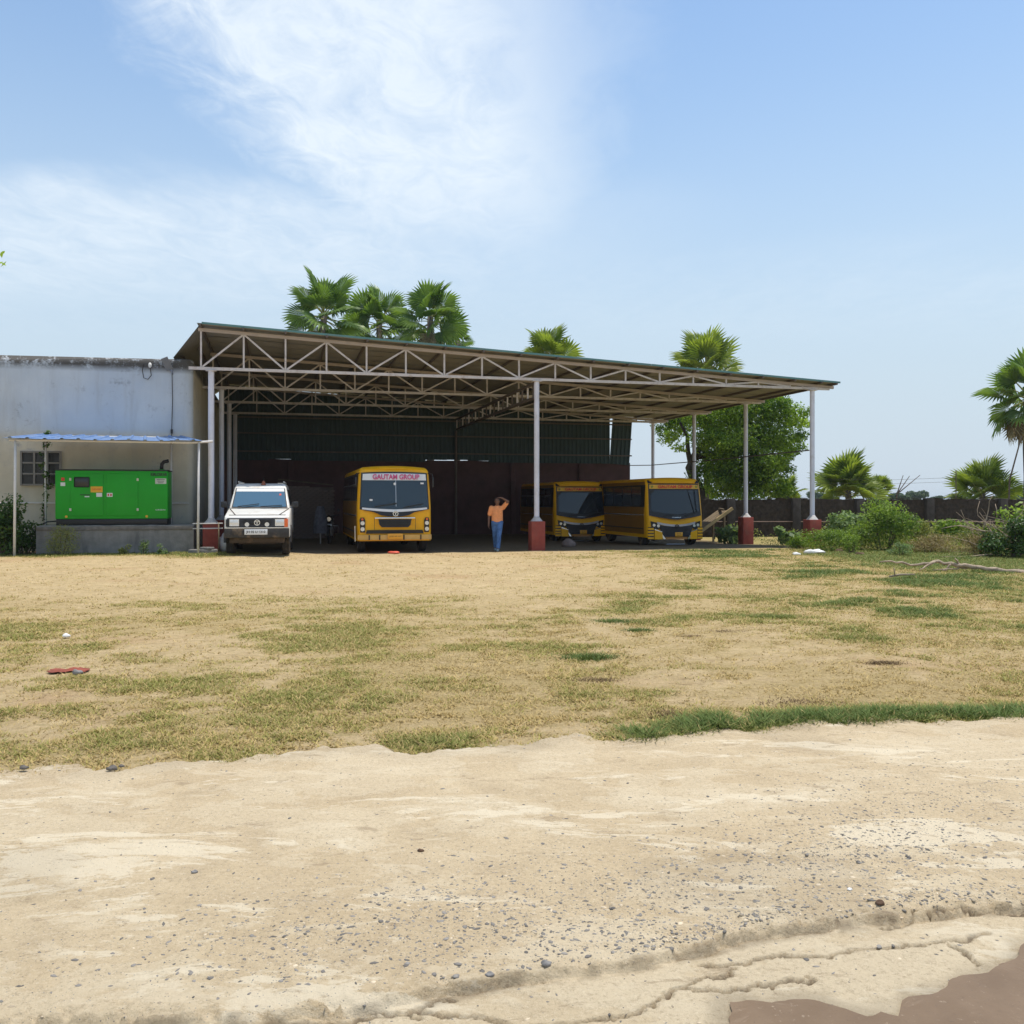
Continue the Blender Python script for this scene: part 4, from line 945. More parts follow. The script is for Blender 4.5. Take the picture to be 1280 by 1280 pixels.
def build_bus_sharp():
    Wd, Ln, zt = 2.17, 5.7, 2.44; h = Wd/2
    def fy(z, x): return .02+.12*(abs(x)/h)**2.4+(0 if z < .95 else (z-.95)*.16)+(.10*max(0, (z-2.22)/.2)**2)
    t = thing('school_bus', 'yellow and black school bus at the right end beside the open side', 'bus', (W(846, 33.2), 33.2, gzs(6, 33.6)-.01), AZ, 'yellow school buses parked under the shed')
    shell(None, Wd, Ln, .30, zt, .10, .05, .04, fy).build('body', m_yellow, t, smooth='auto')
    def strip(bot, top, off, th, name, mat, par=None, rows=5): return solid_strip(fy, bot, top, off, th, name, mat, par or t, rows)
    X9 = [i/6-1 for i in range(13)]
    m_bglass = screen_mat('dark_bus_glass', .03, .45, (.014, .027, .042))
    # dark surround, screen and banner
    strip([(x*1.015, .95+.15*abs(x)**1.3) for x in X9], [(x*.98, 2.25) for x in X9], .010, .012, 'windscreen_surround', m_black)
    strip([(x*.93, 1.14+.11*abs(x)**1.3) for x in X9], [(x*.91, 2.01) for x in X9], .020, .006, 'windscreen', m_bglass)
    strip([(x*.955, 2.065) for x in X9], [(x*.945, 2.215) for x in X9], .026, .005, 'banner', m_amber)
    text('banner_lettering', 'GAUTAM GROUP', .155, m_redtext, t, (.02, fy(2.14, 0)-.036, 2.137), (R(90-9), 0, 0), width=1.34, bold=.005)
    for x in (-.85, .86): MB().disc((x, fy(2.14, x)-.03, 2.138), .05, .008, 'y', 14).build('banner_logo', M('olive_logo', (.28, .26, .03), .5) if 'olive_logo' not in bpy.data.materials else bpy.data.materials['olive_logo'], t)
    # peak over the screen with dark cut corners
    strip([(x*.80, 2.275+.0*abs(x)) for x in X9], [(x*.93, 2.40+.025*(1-x*x)) for x in X9], .035, .05, 'roof_peak', m_yellow)
    for s in (-1, 1): strip([(s*.83, 2.27), (s*.99, 2.26)], [(s*.955, 2.385), (s*1.0, 2.36)], .014, .02, 'peak_corner', m_black)
    text('badge_lettering', 'STARBUS', .05, m_chrome, t, (.0, fy(1.03, 0)-.016, 1.03), (R(90-9), 0, 0), width=.34)
    for a, b_ in (((-.55, 1.06), (-.10, 1.16)), ((.35, 1.08), (.78, 1.20))): MB().bar((a[0], fy(a[1], a[0])-.045, a[1]), (b_[0], fy(b_[1], b_[0])-.045, b_[1]), .022, .03).build('wiper', m_black, t)
    MB().bar((.50, fy(2.0, .5)-.03, 2.02), (.72, fy(1.2, .7)-.035, 1.22), .02).build('screen_pillar', m_black, t)
    MB().disc((-.86, fy(1.98, .86)-.028, 1.97), .09, .006, 'y', 16).build('screen_sticker', m_black, t)
    # lower front
    strip([(x*.74, .70+.10*abs(x)**2) for x in X9], [(x*.74, .775+.10*abs(x)**2) for x in X9], .030, .03, 'silver_trim', M('silver_trim_paint', (.46, .45, .47), .35, metal=.4), rows=2)
    gr = strip([(x*.50, .33) for x in X9], [(x*.70, .70+.07*abs(x)**2) for x in X9], .014, .02, 'grille', m_blackplastic)
    for k in range(4): z = .43+.065*k; MB().box((0, fy(z, 0)-.024, z), (.78+.05*k, .02, .016)).build('grille_bar', m_black, gr)
    em = MB(); em.lathe([(.06, -.012), (.08, -.012), (.08, .012), (.06, .012), (.06, -.012)], (.0, fy(.70, 0)-.045, .70), 'y', 20); em.box((0, fy(.7, 0)-.046, .695), (.02, .014, .09)); em.box((0, fy(.7, 0)-.046, .725), (.09, .014, .016)); em.build('emblem', m_blackplastic, t)
    for s in (-1, 1):
        hl = strip([(s*.60, .66), (s*.78, .585), (s*.93, .60)], [(s*.62, .80), (s*.80, .86), (s*.97, .90)], .016, .02, 'headlamp_housing', m_black, rows=3)
        for x, z in ((.855, .755), (.70, .73)): MB().disc((s*x, fy(z, x)-.026, z), .052, .025, 'y', 16).build('headlamp', m_lens, hl, smooth='auto')
        strip([(s*.53, .245), (s*.83, .245)], [(s*.56, .50), (s*.83, .58)], .035, .05, 'bumper_corner', m_yellow, rows=2)
        strip([(s*.56, .50), (s*.83, .58)], [(s*.57, .53), (s*.83, .62)], .042, .05, 'bumper_edge', m_chrome, rows=1)
        bk = strip([(s*.845, .235), (s*1.06, .235)], [(s*.845, .70), (s*1.06, .68)], .014, .03, 'bumper_end', m_black, rows=2)
        for k in range(4): strip([(s*.855, .255+.11*k), (s*1.065, .255+.11*k)], [(s*.855, .325+.11*k), (s*1.065, .325+.11*k)], .022, .02, 'hazard_stripe', m_yellow, bk, rows=1)
        strip([(s*.42, .25), (s*.50, .25)], [(s*.60, .50), (s*.64, .50)], .03, .03, 'silver_blade', m_chrome, rows=1)
    pl = MB().box((.07, fy(.43, 0)-.05, .42), (.29, .02, .15)).build('number_plate', m_platey, t, bevel=.004); text('plate_lettering', 'JH 02', .05, m_black, pl, (.07, fy(.43, 0)-.061, .45), width=.16, extrude=.001); text('plate_lettering', '4417', .05, m_black, pl, (.07, fy(.43, 0)-.061, .39), width=.15, extrude=.001)
    strip([(x*.40, .245) for x in X9], [(x*.42, .31) for x in X9], .03, .05, 'lower_bumper', M('dull_orange_bumper', (.45, .20, .05), .6), rows=1)
    MB().tube([(-.35, .12, .06), (.35, .12, .06)], .02, 6).build('tow_bar', m_steel, t)
    for x in (-.92, .92):
        for y in (.85, 4.3): wheel(t, x, y, .39, .22)
    MB().tube([(-.9, .85, .39), (.9, .85, .39)], .07, 8).build('front_axle', m_mud, t); MB().box((0, 2.8, .44), (1.5, 4.8, .18)).build('chassis', m_dark, t)
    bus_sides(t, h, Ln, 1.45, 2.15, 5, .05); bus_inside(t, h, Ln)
    for s in (-1, 1): MB().box((s*.62, .52, 1.62), (.24, .03, .80)).build('curtain', m_bluecurtain, t, bevel=.01)
    MB().box((0, .50, 1.02), (1.9, .45, .14)).build('dashboard', m_blackplastic, t, bevel=.04)
    c = copy_tree(t); c.location = (W(727, 37.1), 37.1, gzs(3, 38)-.01); c['label'] = 'yellow and black school bus behind the central column, deeper in the shade'
build_bus_sharp()

def build_car():
    t = thing('utility_car', 'white dusty utility car with black grille and roof beacon facing out', 'car', (W(321.5, 25.05), 25.05, gzs(-6.9, 25.5)), R(12))
    Wd = 1.72; h = Wd/2
    # bonnet body (lower) as a side-profile prism with rounded edges
    low = [(0.0, .50), (-.0, .78), (.0, 1.03), (.06, 1.10), (.5, 1.18), (1.08, 1.27), (1.25, 1.30), (4.15, 1.30), (4.2, .50)]
    def prism(prof, hw, name, mat, bev, par=t, taper=None):
        n = len(prof); vs = [(-(hw if taper is None else taper(z)), y, z) for y, z in prof]+[((hw if taper is None else taper(z)), y, z) for y, z in prof]
        return MB().add(vs, [tuple(range(n)), tuple(range(n, 2*n))[::-1]]+[(i, i+n, (i+1) % n+n, (i+1) % n) for i in range(n)]).build(name, mat, par, bevel=bev, seg=3)
    prism(low, h, 'body', m_white, .045)
    tp = lambda z: h-.02-(z-1.29)*.20
    cab = [(1.12, 1.285), (1.62, 1.90), (1.80, 1.98), (2.4, 2.02), (4.0, 2.0), (4.16, 1.90), (4.18, 1.285)]
    prism(cab, h, 'cabin', m_white, .05, taper=tp)
    # windscreen lies on the sloping face between (1.12,1.285) and (1.62,1.90)
    dy, dz = .5, .615
    def wsy(z): return 1.12+(z-1.285)*dy/dz
    def ws(pts, off, name, mat, par=t, th=.012):
        n = len(pts); nrm = Vector((0, -dz, dy)).normalized()
        a = [Vector((x, wsy(z), z))+nrm*off for x, z in pts]; b_ = [p-nrm*th for p in a]
        return MB().add(a+b_, [tuple(range(n)), tuple(range(n, 2*n))[::-1]]+[(i, i+n, (i+1) % n+n, (i+1) % n) for i in range(n)]).build(name, mat, par)
    ws([(-.77, 1.305), (.77, 1.305), (.685, 1.865), (-.685, 1.865)], .008, 'windscreen_seal', m_blackplastic)
    m_cargl = screen_mat('car_windscreen_glass', .04, .15, (.07, .16, .25))  # blue of the mirrored sky is put into the glass colour
    ws([(-.735, 1.33), (.735, 1.33), (.67, 1.76), (-.67, 1.76)], .016, 'windscreen', m_cargl)
    ws([(-.668, 1.765), (.668, 1.765), (.655, 1.85), (-.655, 1.85)], .017, 'sun_strip', m_whitesticker)
    ws([(.53, 1.65), (.585, 1.65), (.585, 1.70), (.53, 1.70)], .021, 'permit_sticker', m_redtext, th=.004)
    for a, b_ in (((-.60, 1.325), (-.02, 1.40)), ((.02, 1.325), (.62, 1.36))):
        MB().bar((a[0], wsy(a[1])-.04, a[1]+.02), (b_[0], wsy(b_[1])-.04, b_[1]+.02), .02).build('wiper', m_blackplastic, t)
    # bonnet lines and grille band
    MB().box((0, .13, 1.115), (1.50, .05, .016), rx=R(8)).build('bonnet_edge', m_blackplastic, t)
    for s in (-1, 1): MB().bar((s*.80, 1.05, 1.282), (s*.58, .10, 1.125), .016, .012).build('bonnet_joint', m_mud, t)
    g = MB().box((0, -.005, .915), (1.58, .05, .25)).build('grille', m_blackplastic, t, bevel=.02)
    for z in (.86, .90, .94, .98): MB().box((0, -.035, z), (.74, .02, .015)).build('grille_bar', m_black, g)
    for s in (-1, 1):
        hl = MB().box((s*.60, -.038, .915), (.225, .02, .16)).build('headlamp', m_lens, t, bevel=.012)
        MB().box((s*.60, -.033, .915), (.255, .018, .19)).build('headlamp_bezel', m_chrome, hl)
        fl = MB().disc((s*.262, -.075, .865), .058, .05, 'y', 16).build('fog_lamp', m_lens, t, smooth='auto')
    MB().box((.765, -.028, .905), (.10, .04, .225)).build('indicator', m_orange, t, bevel=.012); MB().box((-.765, -.028, .905), (.10, .03, .20)).build('indicator', m_black, t, bevel=.01)
    em = MB(); em.lathe([(.062, -.012), (.08, -.012), (.08, .012), (.062, .012), (.062, -.012)], (0, -.05, .915), 'y', 20)
    em.box((0, -.05, .905), (.02, .014, .10)); em.box((-.03, -.05, .938), (.07, .014, .018), ry=R(14)); em.box((.03, -.05, .938), (.07, .014, .018), ry=R(-14)); em.build('emblem', m_chrome, t)
    bump = MB().box((0, -.09, .635), (1.70, .20, .26)).build('bumper', m_mudbumper, t, bevel=.03)
    MB().box((0, -.11, .775), (1.66, .14, .022)).build('bumper_strip', m_chrome, t)
    pl = MB().box((-.02, -.205, .665), (.60, .015, .145)).build('number_plate', m_whitesticker, t, bevel=.004); text('plate_lettering', 'JH 02 U 6310', .085, m_black, pl, (-.02, -.2135, .665), width=.50, extrude=.001, bold=.002)
    prism([(-.02, .36), (-.08, .50), (.3, .5), (.3, .40)], .72, 'front_apron', m_mud, .01)
    MB().bar((-.55, .62, .42), (.55, .62, .42), .10, .08).build('front_axle', m_mud, t); MB().box((0, 2.3, .45), (1.3, 3.4, .14)).build('chassis', m_dark, t)
    for z, y in ((.34, .25), (.40, .12)): MB().tube([(-.5, y, z), (.5, y, z)], .022, 6).build('cross_tube', m_mud, t)
    for s in (-1, 1):
        for y in (.72, 3.3): wheel(t, s*.74, y, .36, .215)
        a = MB()
        for k in range(9):
            an = k/8*math.pi; r0, r1 = .40, .47; a.add([(s*(h-.02), .72-r0*math.cos(an), .36+r0*math.sin(an)), (s*(h+.05), .72-r0*math.cos(an), .36+r0*math.sin(an)), (s*(h+.03), .72-r1*math.cos(an), .36+r1*math.sin(an)), (s*(h-.02), .72-r1*math.cos(an), .36+r1*math.sin(an))], [(0, 1, 2, 3)])
        n = 9; q = MB(); vs = a.v; fs = []
        for k in range(n-1):
            for j in range(4): fs.append((4*k+j, 4*k+(j+1) % 4, 4*k+4+(j+1) % 4, 4*k+4+j))
        q.add(vs, fs+[(0, 1, 2, 3), (4*n-4, 4*n-1, 4*n-2, 4*n-3)]).build('wheel_arch', m_blackplastic, t)
        for ya, yb in ((1.75, 2.6), (2.7, 3.35), (3.45, 4.02)):
            za, zb = 1.36, 1.84
            yaa = ya if ya > 2 else ya; v = [(s*(tp(za)+.004), ya-(.32 if ya < 2 else 0), za), (s*(tp(za)+.004), yb, za), (s*(tp(zb)+.004), yb, zb), (s*(tp(zb)+.004), ya, zb)]; v += [(x-s*.02, y, z) for x, y, z in v]
            MB().add(v, [(0, 1, 2, 3), (7, 6, 5, 4), (0, 4, 5, 1), (1, 5, 6, 2), (2, 6, 7, 3), (3, 7, 4, 0)]).build('side_window', m_sidewin, t)
        mr = MB().tube([(s*.80, 1.35, 1.36), (s*.92, 1.28, 1.40)], .015, 6).build('mirror_arm', m_black, t)
        MB().box((s*.985, 1.27, 1.40), (.17, .07, .17)).build('mirror', m_blackplastic, mr, bevel=.025)
        MB().bar((s*.64, 1.95, 2.06), (s*.64, 3.9, 2.05), .03).build('roof_rail', m_white, t)
        MB().box((s*.55, 1.83, 2.015), (.16, .05, .025)).build('rail_foot', m_steel, t)
    # beacon on the roof front
    bc = MB().lathe([(.07, 0), (.07, .03), (.05, .04), (.048, .09), (.02, .12), (.001, .125)], (.07, 1.78, 1.965), 'z', 14).build('roof_beacon', M('brown_beacon', (.22, .07, .04), .4), t, smooth='auto')
    MB().tube([(.07, 1.78, 2.08), (.07, 1.78, 2.19)], .008, 6).build('aerial', m_black, bc)
    MB().box((0, 2.3, 1.05), (1.4, .14, .6)).build('seat', m_seat, t, bevel=.05)
build_car()

# ------------------------------------------------------------------ person
def capsule(b, p0, r0, p1, r1, n=12):
    b.tube([p0, p1], [r0, r1], n); b.ball(p0, r0, n, 8); b.ball(p1, r1, n, 8)
def build_person():
    x, y = W(621.5, 28.8), 28.8
    t = thing('person', 'person in orange shirt and blue jeans walking with one hand raised to head', 'person', (x, y, gzs(x, y)), R(-2))
    sc = 1.0
    hipL, hipR = (-.085, 0, .90), (.085, 0, .90)
    knL, anL, toeL = (-.075, .06, .49), (-.06, .20, .12), (-.06, .10, .035)
    knR, anR, toeR = (.06, -.12, .48), (.035, -.20, .09), (.03, -.36, .035)
    shL, elL, wrL = (-.185, 0, 1.355), (-.255, .03, 1.09), (-.265, -.03, .85)
    shR, elR, wrR = (.185, 0, 1.365), (.335, -.07, 1.555), (.16, -.13, 1.665)
    b = MB()   # the body, one continuous surface
    capsule(b, (0, 0, .95), .085, (0, 0, 1.10), .08); capsule(b, (0, 0, 1.10), .08, (0, .0, 1.29), .085); capsule(b, (-.12, 0, 1.34), .05, (.12, 0, 1.35), .05)
    capsule(b, (0, .01, 1.36), .058, (0, -.012, 1.47), .054)
    b.ball((0, -.02, 1.565), (.074, .092, .105), 16, 12); b.ball((0, -.055, 1.525), (.052, .055, .06), 12, 8)
    b.ball((0, -.113, 1.552), (.013, .02, .02), 8, 6); b.ball((0, -.106, 1.575), (.010, .014, .03), 8, 6)
    b.ball((0, -.10, 1.513), (.026, .012, .008), 8, 6)
    for s in (-1, 1): b.ball((s*.076, -.01, 1.555), (.012, .022, .033), 8, 6); b.ball((s*.03, -.097, 1.592), (.022, .012, .007), 8, 6)
    for sh, el, wr in ((shL, elL, wrL), (shR, elR, wrR)):
        capsule(b, sh, .054, el, .040); capsule(b, el, .040, wr, .027)
    for hp, kn, an, toe in ((hipL, knL, anL, toeL), (hipR, knR, anR, toeR)):
        capsule(b, hp, .09, kn, .055); capsule(b, kn, .055, an, .038); capsule(b, an, .035, toe, .03)
    # hands: palm, four bent fingers and a thumb each
    def hand(wr, d, side, palm_n, curl):
        wr = Vector(wr); d = Vector(d).normalized(); sd = Vector(side).normalized(); pn = Vector(palm_n).normalized()
        pe = wr+d*.085; capsule(b, wr, .024, wr+d*.05, .030); capsule(b, wr+d*.05-sd*.022, .018, pe-sd*.028, .016); capsule(b, wr+d*.05+sd*.02, .018, pe+sd*.025, .016)
        for k, ln in enumerate((.070, .080, .076, .058)):
            a = pe+sd*(-.030+.02*k); m = a+(d*math.cos(curl*.5)+pn*math.sin(curl*.5))*ln*.55; e = m+(d*math.cos(curl*1.4)+pn*math.sin(curl*1.4))*ln*.5
            capsule(b, a, .0095, m, .009, 8); capsule(b, m, .009, e, .0078, 8)
        a = wr+d*.03-sd*.03; m = a+(d*.6-sd*.8).normalized()*.04; e = m+(d*.9-sd*.25+pn*.3).normalized()*.032
        capsule(b, a, .013, m, .011, 8); capsule(b, m, .011, e, .009, 8)
    hand(wrL, (.02, -.12, -1), (0, 1, -.1), (1, 0, 0), .5)
    hand(wrR, (-1, -.05, .10), (0, 1, 0), (0, -.1, -1), .35)
    body = remeshed('body', b, m_skin, t, .0075, 2)
    s_ = MB()
    capsule(s_, (-.03, 0, .93), .142, (.03, 0, .93), .142); capsule(s_, (-.035, 0, 1.12), .136, (.035, 0, 1.12), .136); capsule(s_, (-.05, 0, .93), .13, (-.05, 0, 1.28), .125); capsule(s_, (.05, 0, .93), .13, (.05, 0, 1.28), .125)
    capsule(s_, (-.14, 0, 1.335), .075, (.14, 0, 1.345), .075); capsule(s_, (0, 0, 1.33), .10, (0, 0, 1.375), .085)
    def lerp(a, c, f): return tuple(a[i]+(c[i]-a[i])*f for i in range(3))
    capsule(s_, shL, .076, lerp(shL, elL, .72), .074); capsule(s_, shR, .076, lerp(shR, elR, .70), .070)
    # flatten front to back and cut a straight hem
    s_.v = [(px, py*.80, max(pz, .835)) for px, py, pz in s_.v]
    remeshed('shirt', s_, m_shirt, t, .012, 4)
    j = MB(); capsule(j, (-.05, 0, .88), .118, (.05, 0, .88), .118)
    for hp, kn, an in ((hipL, knL, anL), (hipR, knR, anR)):
        capsule(j, hp, .108, kn, .076); capsule(j, kn, .076, lerp(kn, an, .93), .066)
    remeshed('jeans', j, m_jeans, t, .012, 3)
    for an, toe in ((anL, toeL), (anR, toeR)):
        sb = MB(); a = Vector(an); q = Vector(toe); capsule(sb, (a.x, a.y+.02, max(a.z-.03, .05)), .045, tuple(q), .04); sb.v = [(px, py, max(pz, .004)) for px, py, pz in sb.v]
        remeshed('shoe', sb, m_shoe, t, .011, 2)
    hr = MB(); hr.ball((0, -.002, 1.60), (.082, .092, .085), 16, 10); hr.ball((0, .035, 1.56), (.078, .065, .09), 14, 10)
    hr.v = [(px, py if pz > 1.635 or py > -.04 else -.04, pz) for px, py, pz in hr.v]
    remeshed('hair', hr, m_hair, t, .010, 2)
    for s in (-1, 1): MB().ball((s*.03, -.101, 1.578), (.012, .008, .007), 8, 6).build('eye', m_hair, t, smooth=True)
build_person()

# ------------------------------------------------------------------ motorcycle, stacks, clutter
def build_motorcycle():
    x, y = W(411, 32.5), 32.5
    t = thing('motorcycle', 'dark motorcycle parked in the shade left of rounded bus', 'motorcycle', (x, y, gzs(x, y)), R(10))
    for yy in (0, 1.27):
        e = bpy.data.objects.new('wheel', None); COL.objects.link(e); e.parent = t; e.location = (0, yy, .30)
        MB().lathe([(.23, -.035), (.29, -.04), (.30, 0), (.29, .04), (.23, .035), (.23, -.035)], (0, 0, 0), 'x', 26).build('tyre', m_rubber, e, smooth=True)
        r = MB().lathe([(.215, -.02), (.232, -.03), (.232, .03), (.215, .02), (.215, -.02)], (0, 0, 0), 'x', 26)
        for k in range(6): a = k*math.pi/3; r.bar((0, .03*math.cos(a), .03*math.sin(a)), (0, .22*math.cos(a), .22*math.sin(a)), .02)
        r.build('rim', m_steel, e)
    for s in (-1, 1): MB().tube([(s*.09, 0, .30), (s*.09, .22, .88)], .022, 8).build('fork', m_steel, t)
    MB().tube([(-.36, .38, 1.02), (-.2, .26, .99), (0, .25, .95), (.2, .26, .99), (.36, .38, 1.02)], .014, 8).build('handlebar', m_black, t)
    MB().box((0, .02, .62), (.12, .5, .03), rx=R(-8)).build('front_mudguard', m_blackplastic, t, bevel=.012)
    MB().ball((0, .14, .88), (.10, .09, .12), 14, 10).build('headlamp_cowl', m_black, t, smooth=True); MB().disc((0, .055, .87), .075, .03, 'y', 16).build('headlamp', m_lens, t, smooth='auto')
    MB().box((0, .045, .66), (.20, .015, .08)).build('number_plate', m_whitesticker, t)
    MB().ball((0, .50, .82), (.15, .27, .14), 16, 10).build('fuel_tank', m_black, t, smooth=True)
    MB().box((0, 1.0, .80), (.24, .7, .10)).build('seat', m_blackplastic, t, bevel=.04)
    MB().box((0, .62, .42), (.28, .36, .34)).build('engine', m_steel, t, bevel=.05)
    MB().tube([(.12, .5, .3), (.16, .8, .26), (.17, 1.3, .34)], [.025, .03, .045], 10).build('exhaust', m_chrome, t, smooth=True)
    MB().box((0, 1.25, .62), (.18, .5, .06), rx=R(12)).build('rear_mudguard', m_blackplastic, t, bevel=.02)
    MB().tube([(-.30, .42, .30), (-.32, .40, .62), (0, .35, .66), (.32, .40, .62), (.30, .42, .30)], .012, 8).build('leg_guard', m_chrome, t)
    for s in (-1, 1):
        MB().tube([(s*.25, .28, 1.0), (s*.32, .27, 1.16)], .007, 6).build('mirror_arm', m_black, t); MB().disc((s*.33, .26, 1.19), .05, .02, 'y', 12).build('mirror', m_blackplastic, t)
    # cloth hung over something beside it
    cx = W(400.5, 32.2); c = thing('hung_cloth', 'grey cloth draped over a stand left of the dark motorcycle', 'cloth', (cx, 32.2, gzs(cx, 32.2)))
    vs = []; n = 16; m = 8
    for i in range(m+1):
        z = 1.32-.95*i/m
        for k in range(n):
            a = 2*math.pi*k/n; r = (.10+.13*(i/m)**.7)*(1+.16*math.sin(a*4+i*.4)); vs.append((r*math.cos(a)*1.1, r*math.sin(a)*.8, z))
    fs = [(i*n+k, i*n+(k+1) % n, (i+1)*n+(k+1) % n, (i+1)*n+k) for i in range(m) for k in range(n)]+[tuple(range(n))[::-1]]
    MB().add(vs, fs).build('cloth', m_cloth, c, smooth=True)
    MB().tube([(0, 0, -.02), (0, 0, 1.29)], .025, 8).build('stand', m_steel, c)
    # brick stack behind
    bx = W(352, 35.5); st = thing('brick_stack', 'tall dry stack of grey brown bricks behind the white car', 'brick stack', (bx, 35.5, gzs(bx, 35.5)), AZ)
    me = MB().box((0, 0, 0), (.228, .11, .073)).build('brick', m_brick, st, bevel=.006, seg=1); me.location = (.12, 0, .04)
    rn = random.Random(8)
    for i in range(26):
        for k in range(8 if i < 24 else 6-(i-24)*2):
            if i == 0 and k == 0: continue
            obj_mesh('brick', me.data, st, (.12+.236*k+(.118 if i % 2 else 0)+rn.uniform(-.008, .008), rn.uniform(-.02, .02), .04+.078*i), (0, 0, rn.uniform(-.05, .05)))
    MB().box((1.0, .22, 1.0), (1.95, .25, 1.98)).build('stack_core', m_brick, st)
    # a plank lies on top
    pk = MB().box((0, 0, 0), (2.1, .22, .05), ry=R(6)).build('plank', M('dark_old_plank', (.11, .085, .06), .9, .3, 4), None, loc=(bx+.9, 35.65, gzs(bx, 35.5)+2.18), rot=(0, 0, AZ)); tag(pk, 'weathered plank lying tilted on top of the brick stack', 'plank')
    # sacks and pipe rails by the first column
    sx, sd = W(278.5, 26.9), 26.9
    sk = MB().ball((0, 0, .22), (.22, .2, .24), 14, 10).ball((.02, 0, .45), (.12, .11, .12), 12, 8); sk = remeshed('sack', sk, m_tarp, None, .02, 3); sk.location = (sx, sd, gzs(sx, sd)-.01); sk.rotation_euler = (0, R(8), 0)
    tag(sk, 'small pale sack on the ground left of the white car', 'sack')
    rl = thing('pipe_rail', 'thin pipe railing frame standing before the first red pedestal', 'railing', (W(258, 25.9), 25.9, gzs(-8.6, 25.9)))
    for z in (.68, .82): MB().tube([(-.42, .1, z), (.42, .12, z+.01)], .018, 6).build('rail', m_pipe, rl, smooth=True)
    for x in (-.3, .31): MB().tube([(x, .12, -.05), (x, .12, .86)], .02, 6).build('post', m_plank, rl, smooth=True)
    sl_ = thing('stone_slab', 'low rough slab edging on the ground at the foot of the first column', 'slab', (W(256, 25.9), 25.75, gzs(-8.6, 25.7)))
    MB().box((0, 0, .05), (.75, .3, .12), rz=.1).box((.12, -.02, .14), (.34, .22, .07), rz=-.2).build('slab', m_stone, sl_, bevel=.02)
build_motorcycle()
def lump(name, label, cat, loc, r, mat, seed, amp=.3, rz=0, tilt=0):
    b = MB().ball((0, 0, 0), r, 18, 12); rn = random.Random(seed); ph = [rn.uniform(0, 6) for _ in range(6)]
    b.v = [(x*(1+amp*.5*math.sin(5*y/r[1]+ph[0]+2*z/r[2])), y*(1+amp*.5*math.sin(4*x/r[0]+ph[1])), max(z*(1+amp*math.sin(3*x/r[0]+ph[2]+2*y/r[1])), -r[2]*.55)) for x, y, z in b.v]
    o = b.build(name, mat, None, smooth=True, loc=loc, rot=(tilt, 0, rz)); return tag(o, label, cat)
def gp(px, py):
    d = 1840/(py-625); x = W(px, d); return x, d, gzs(x, d)
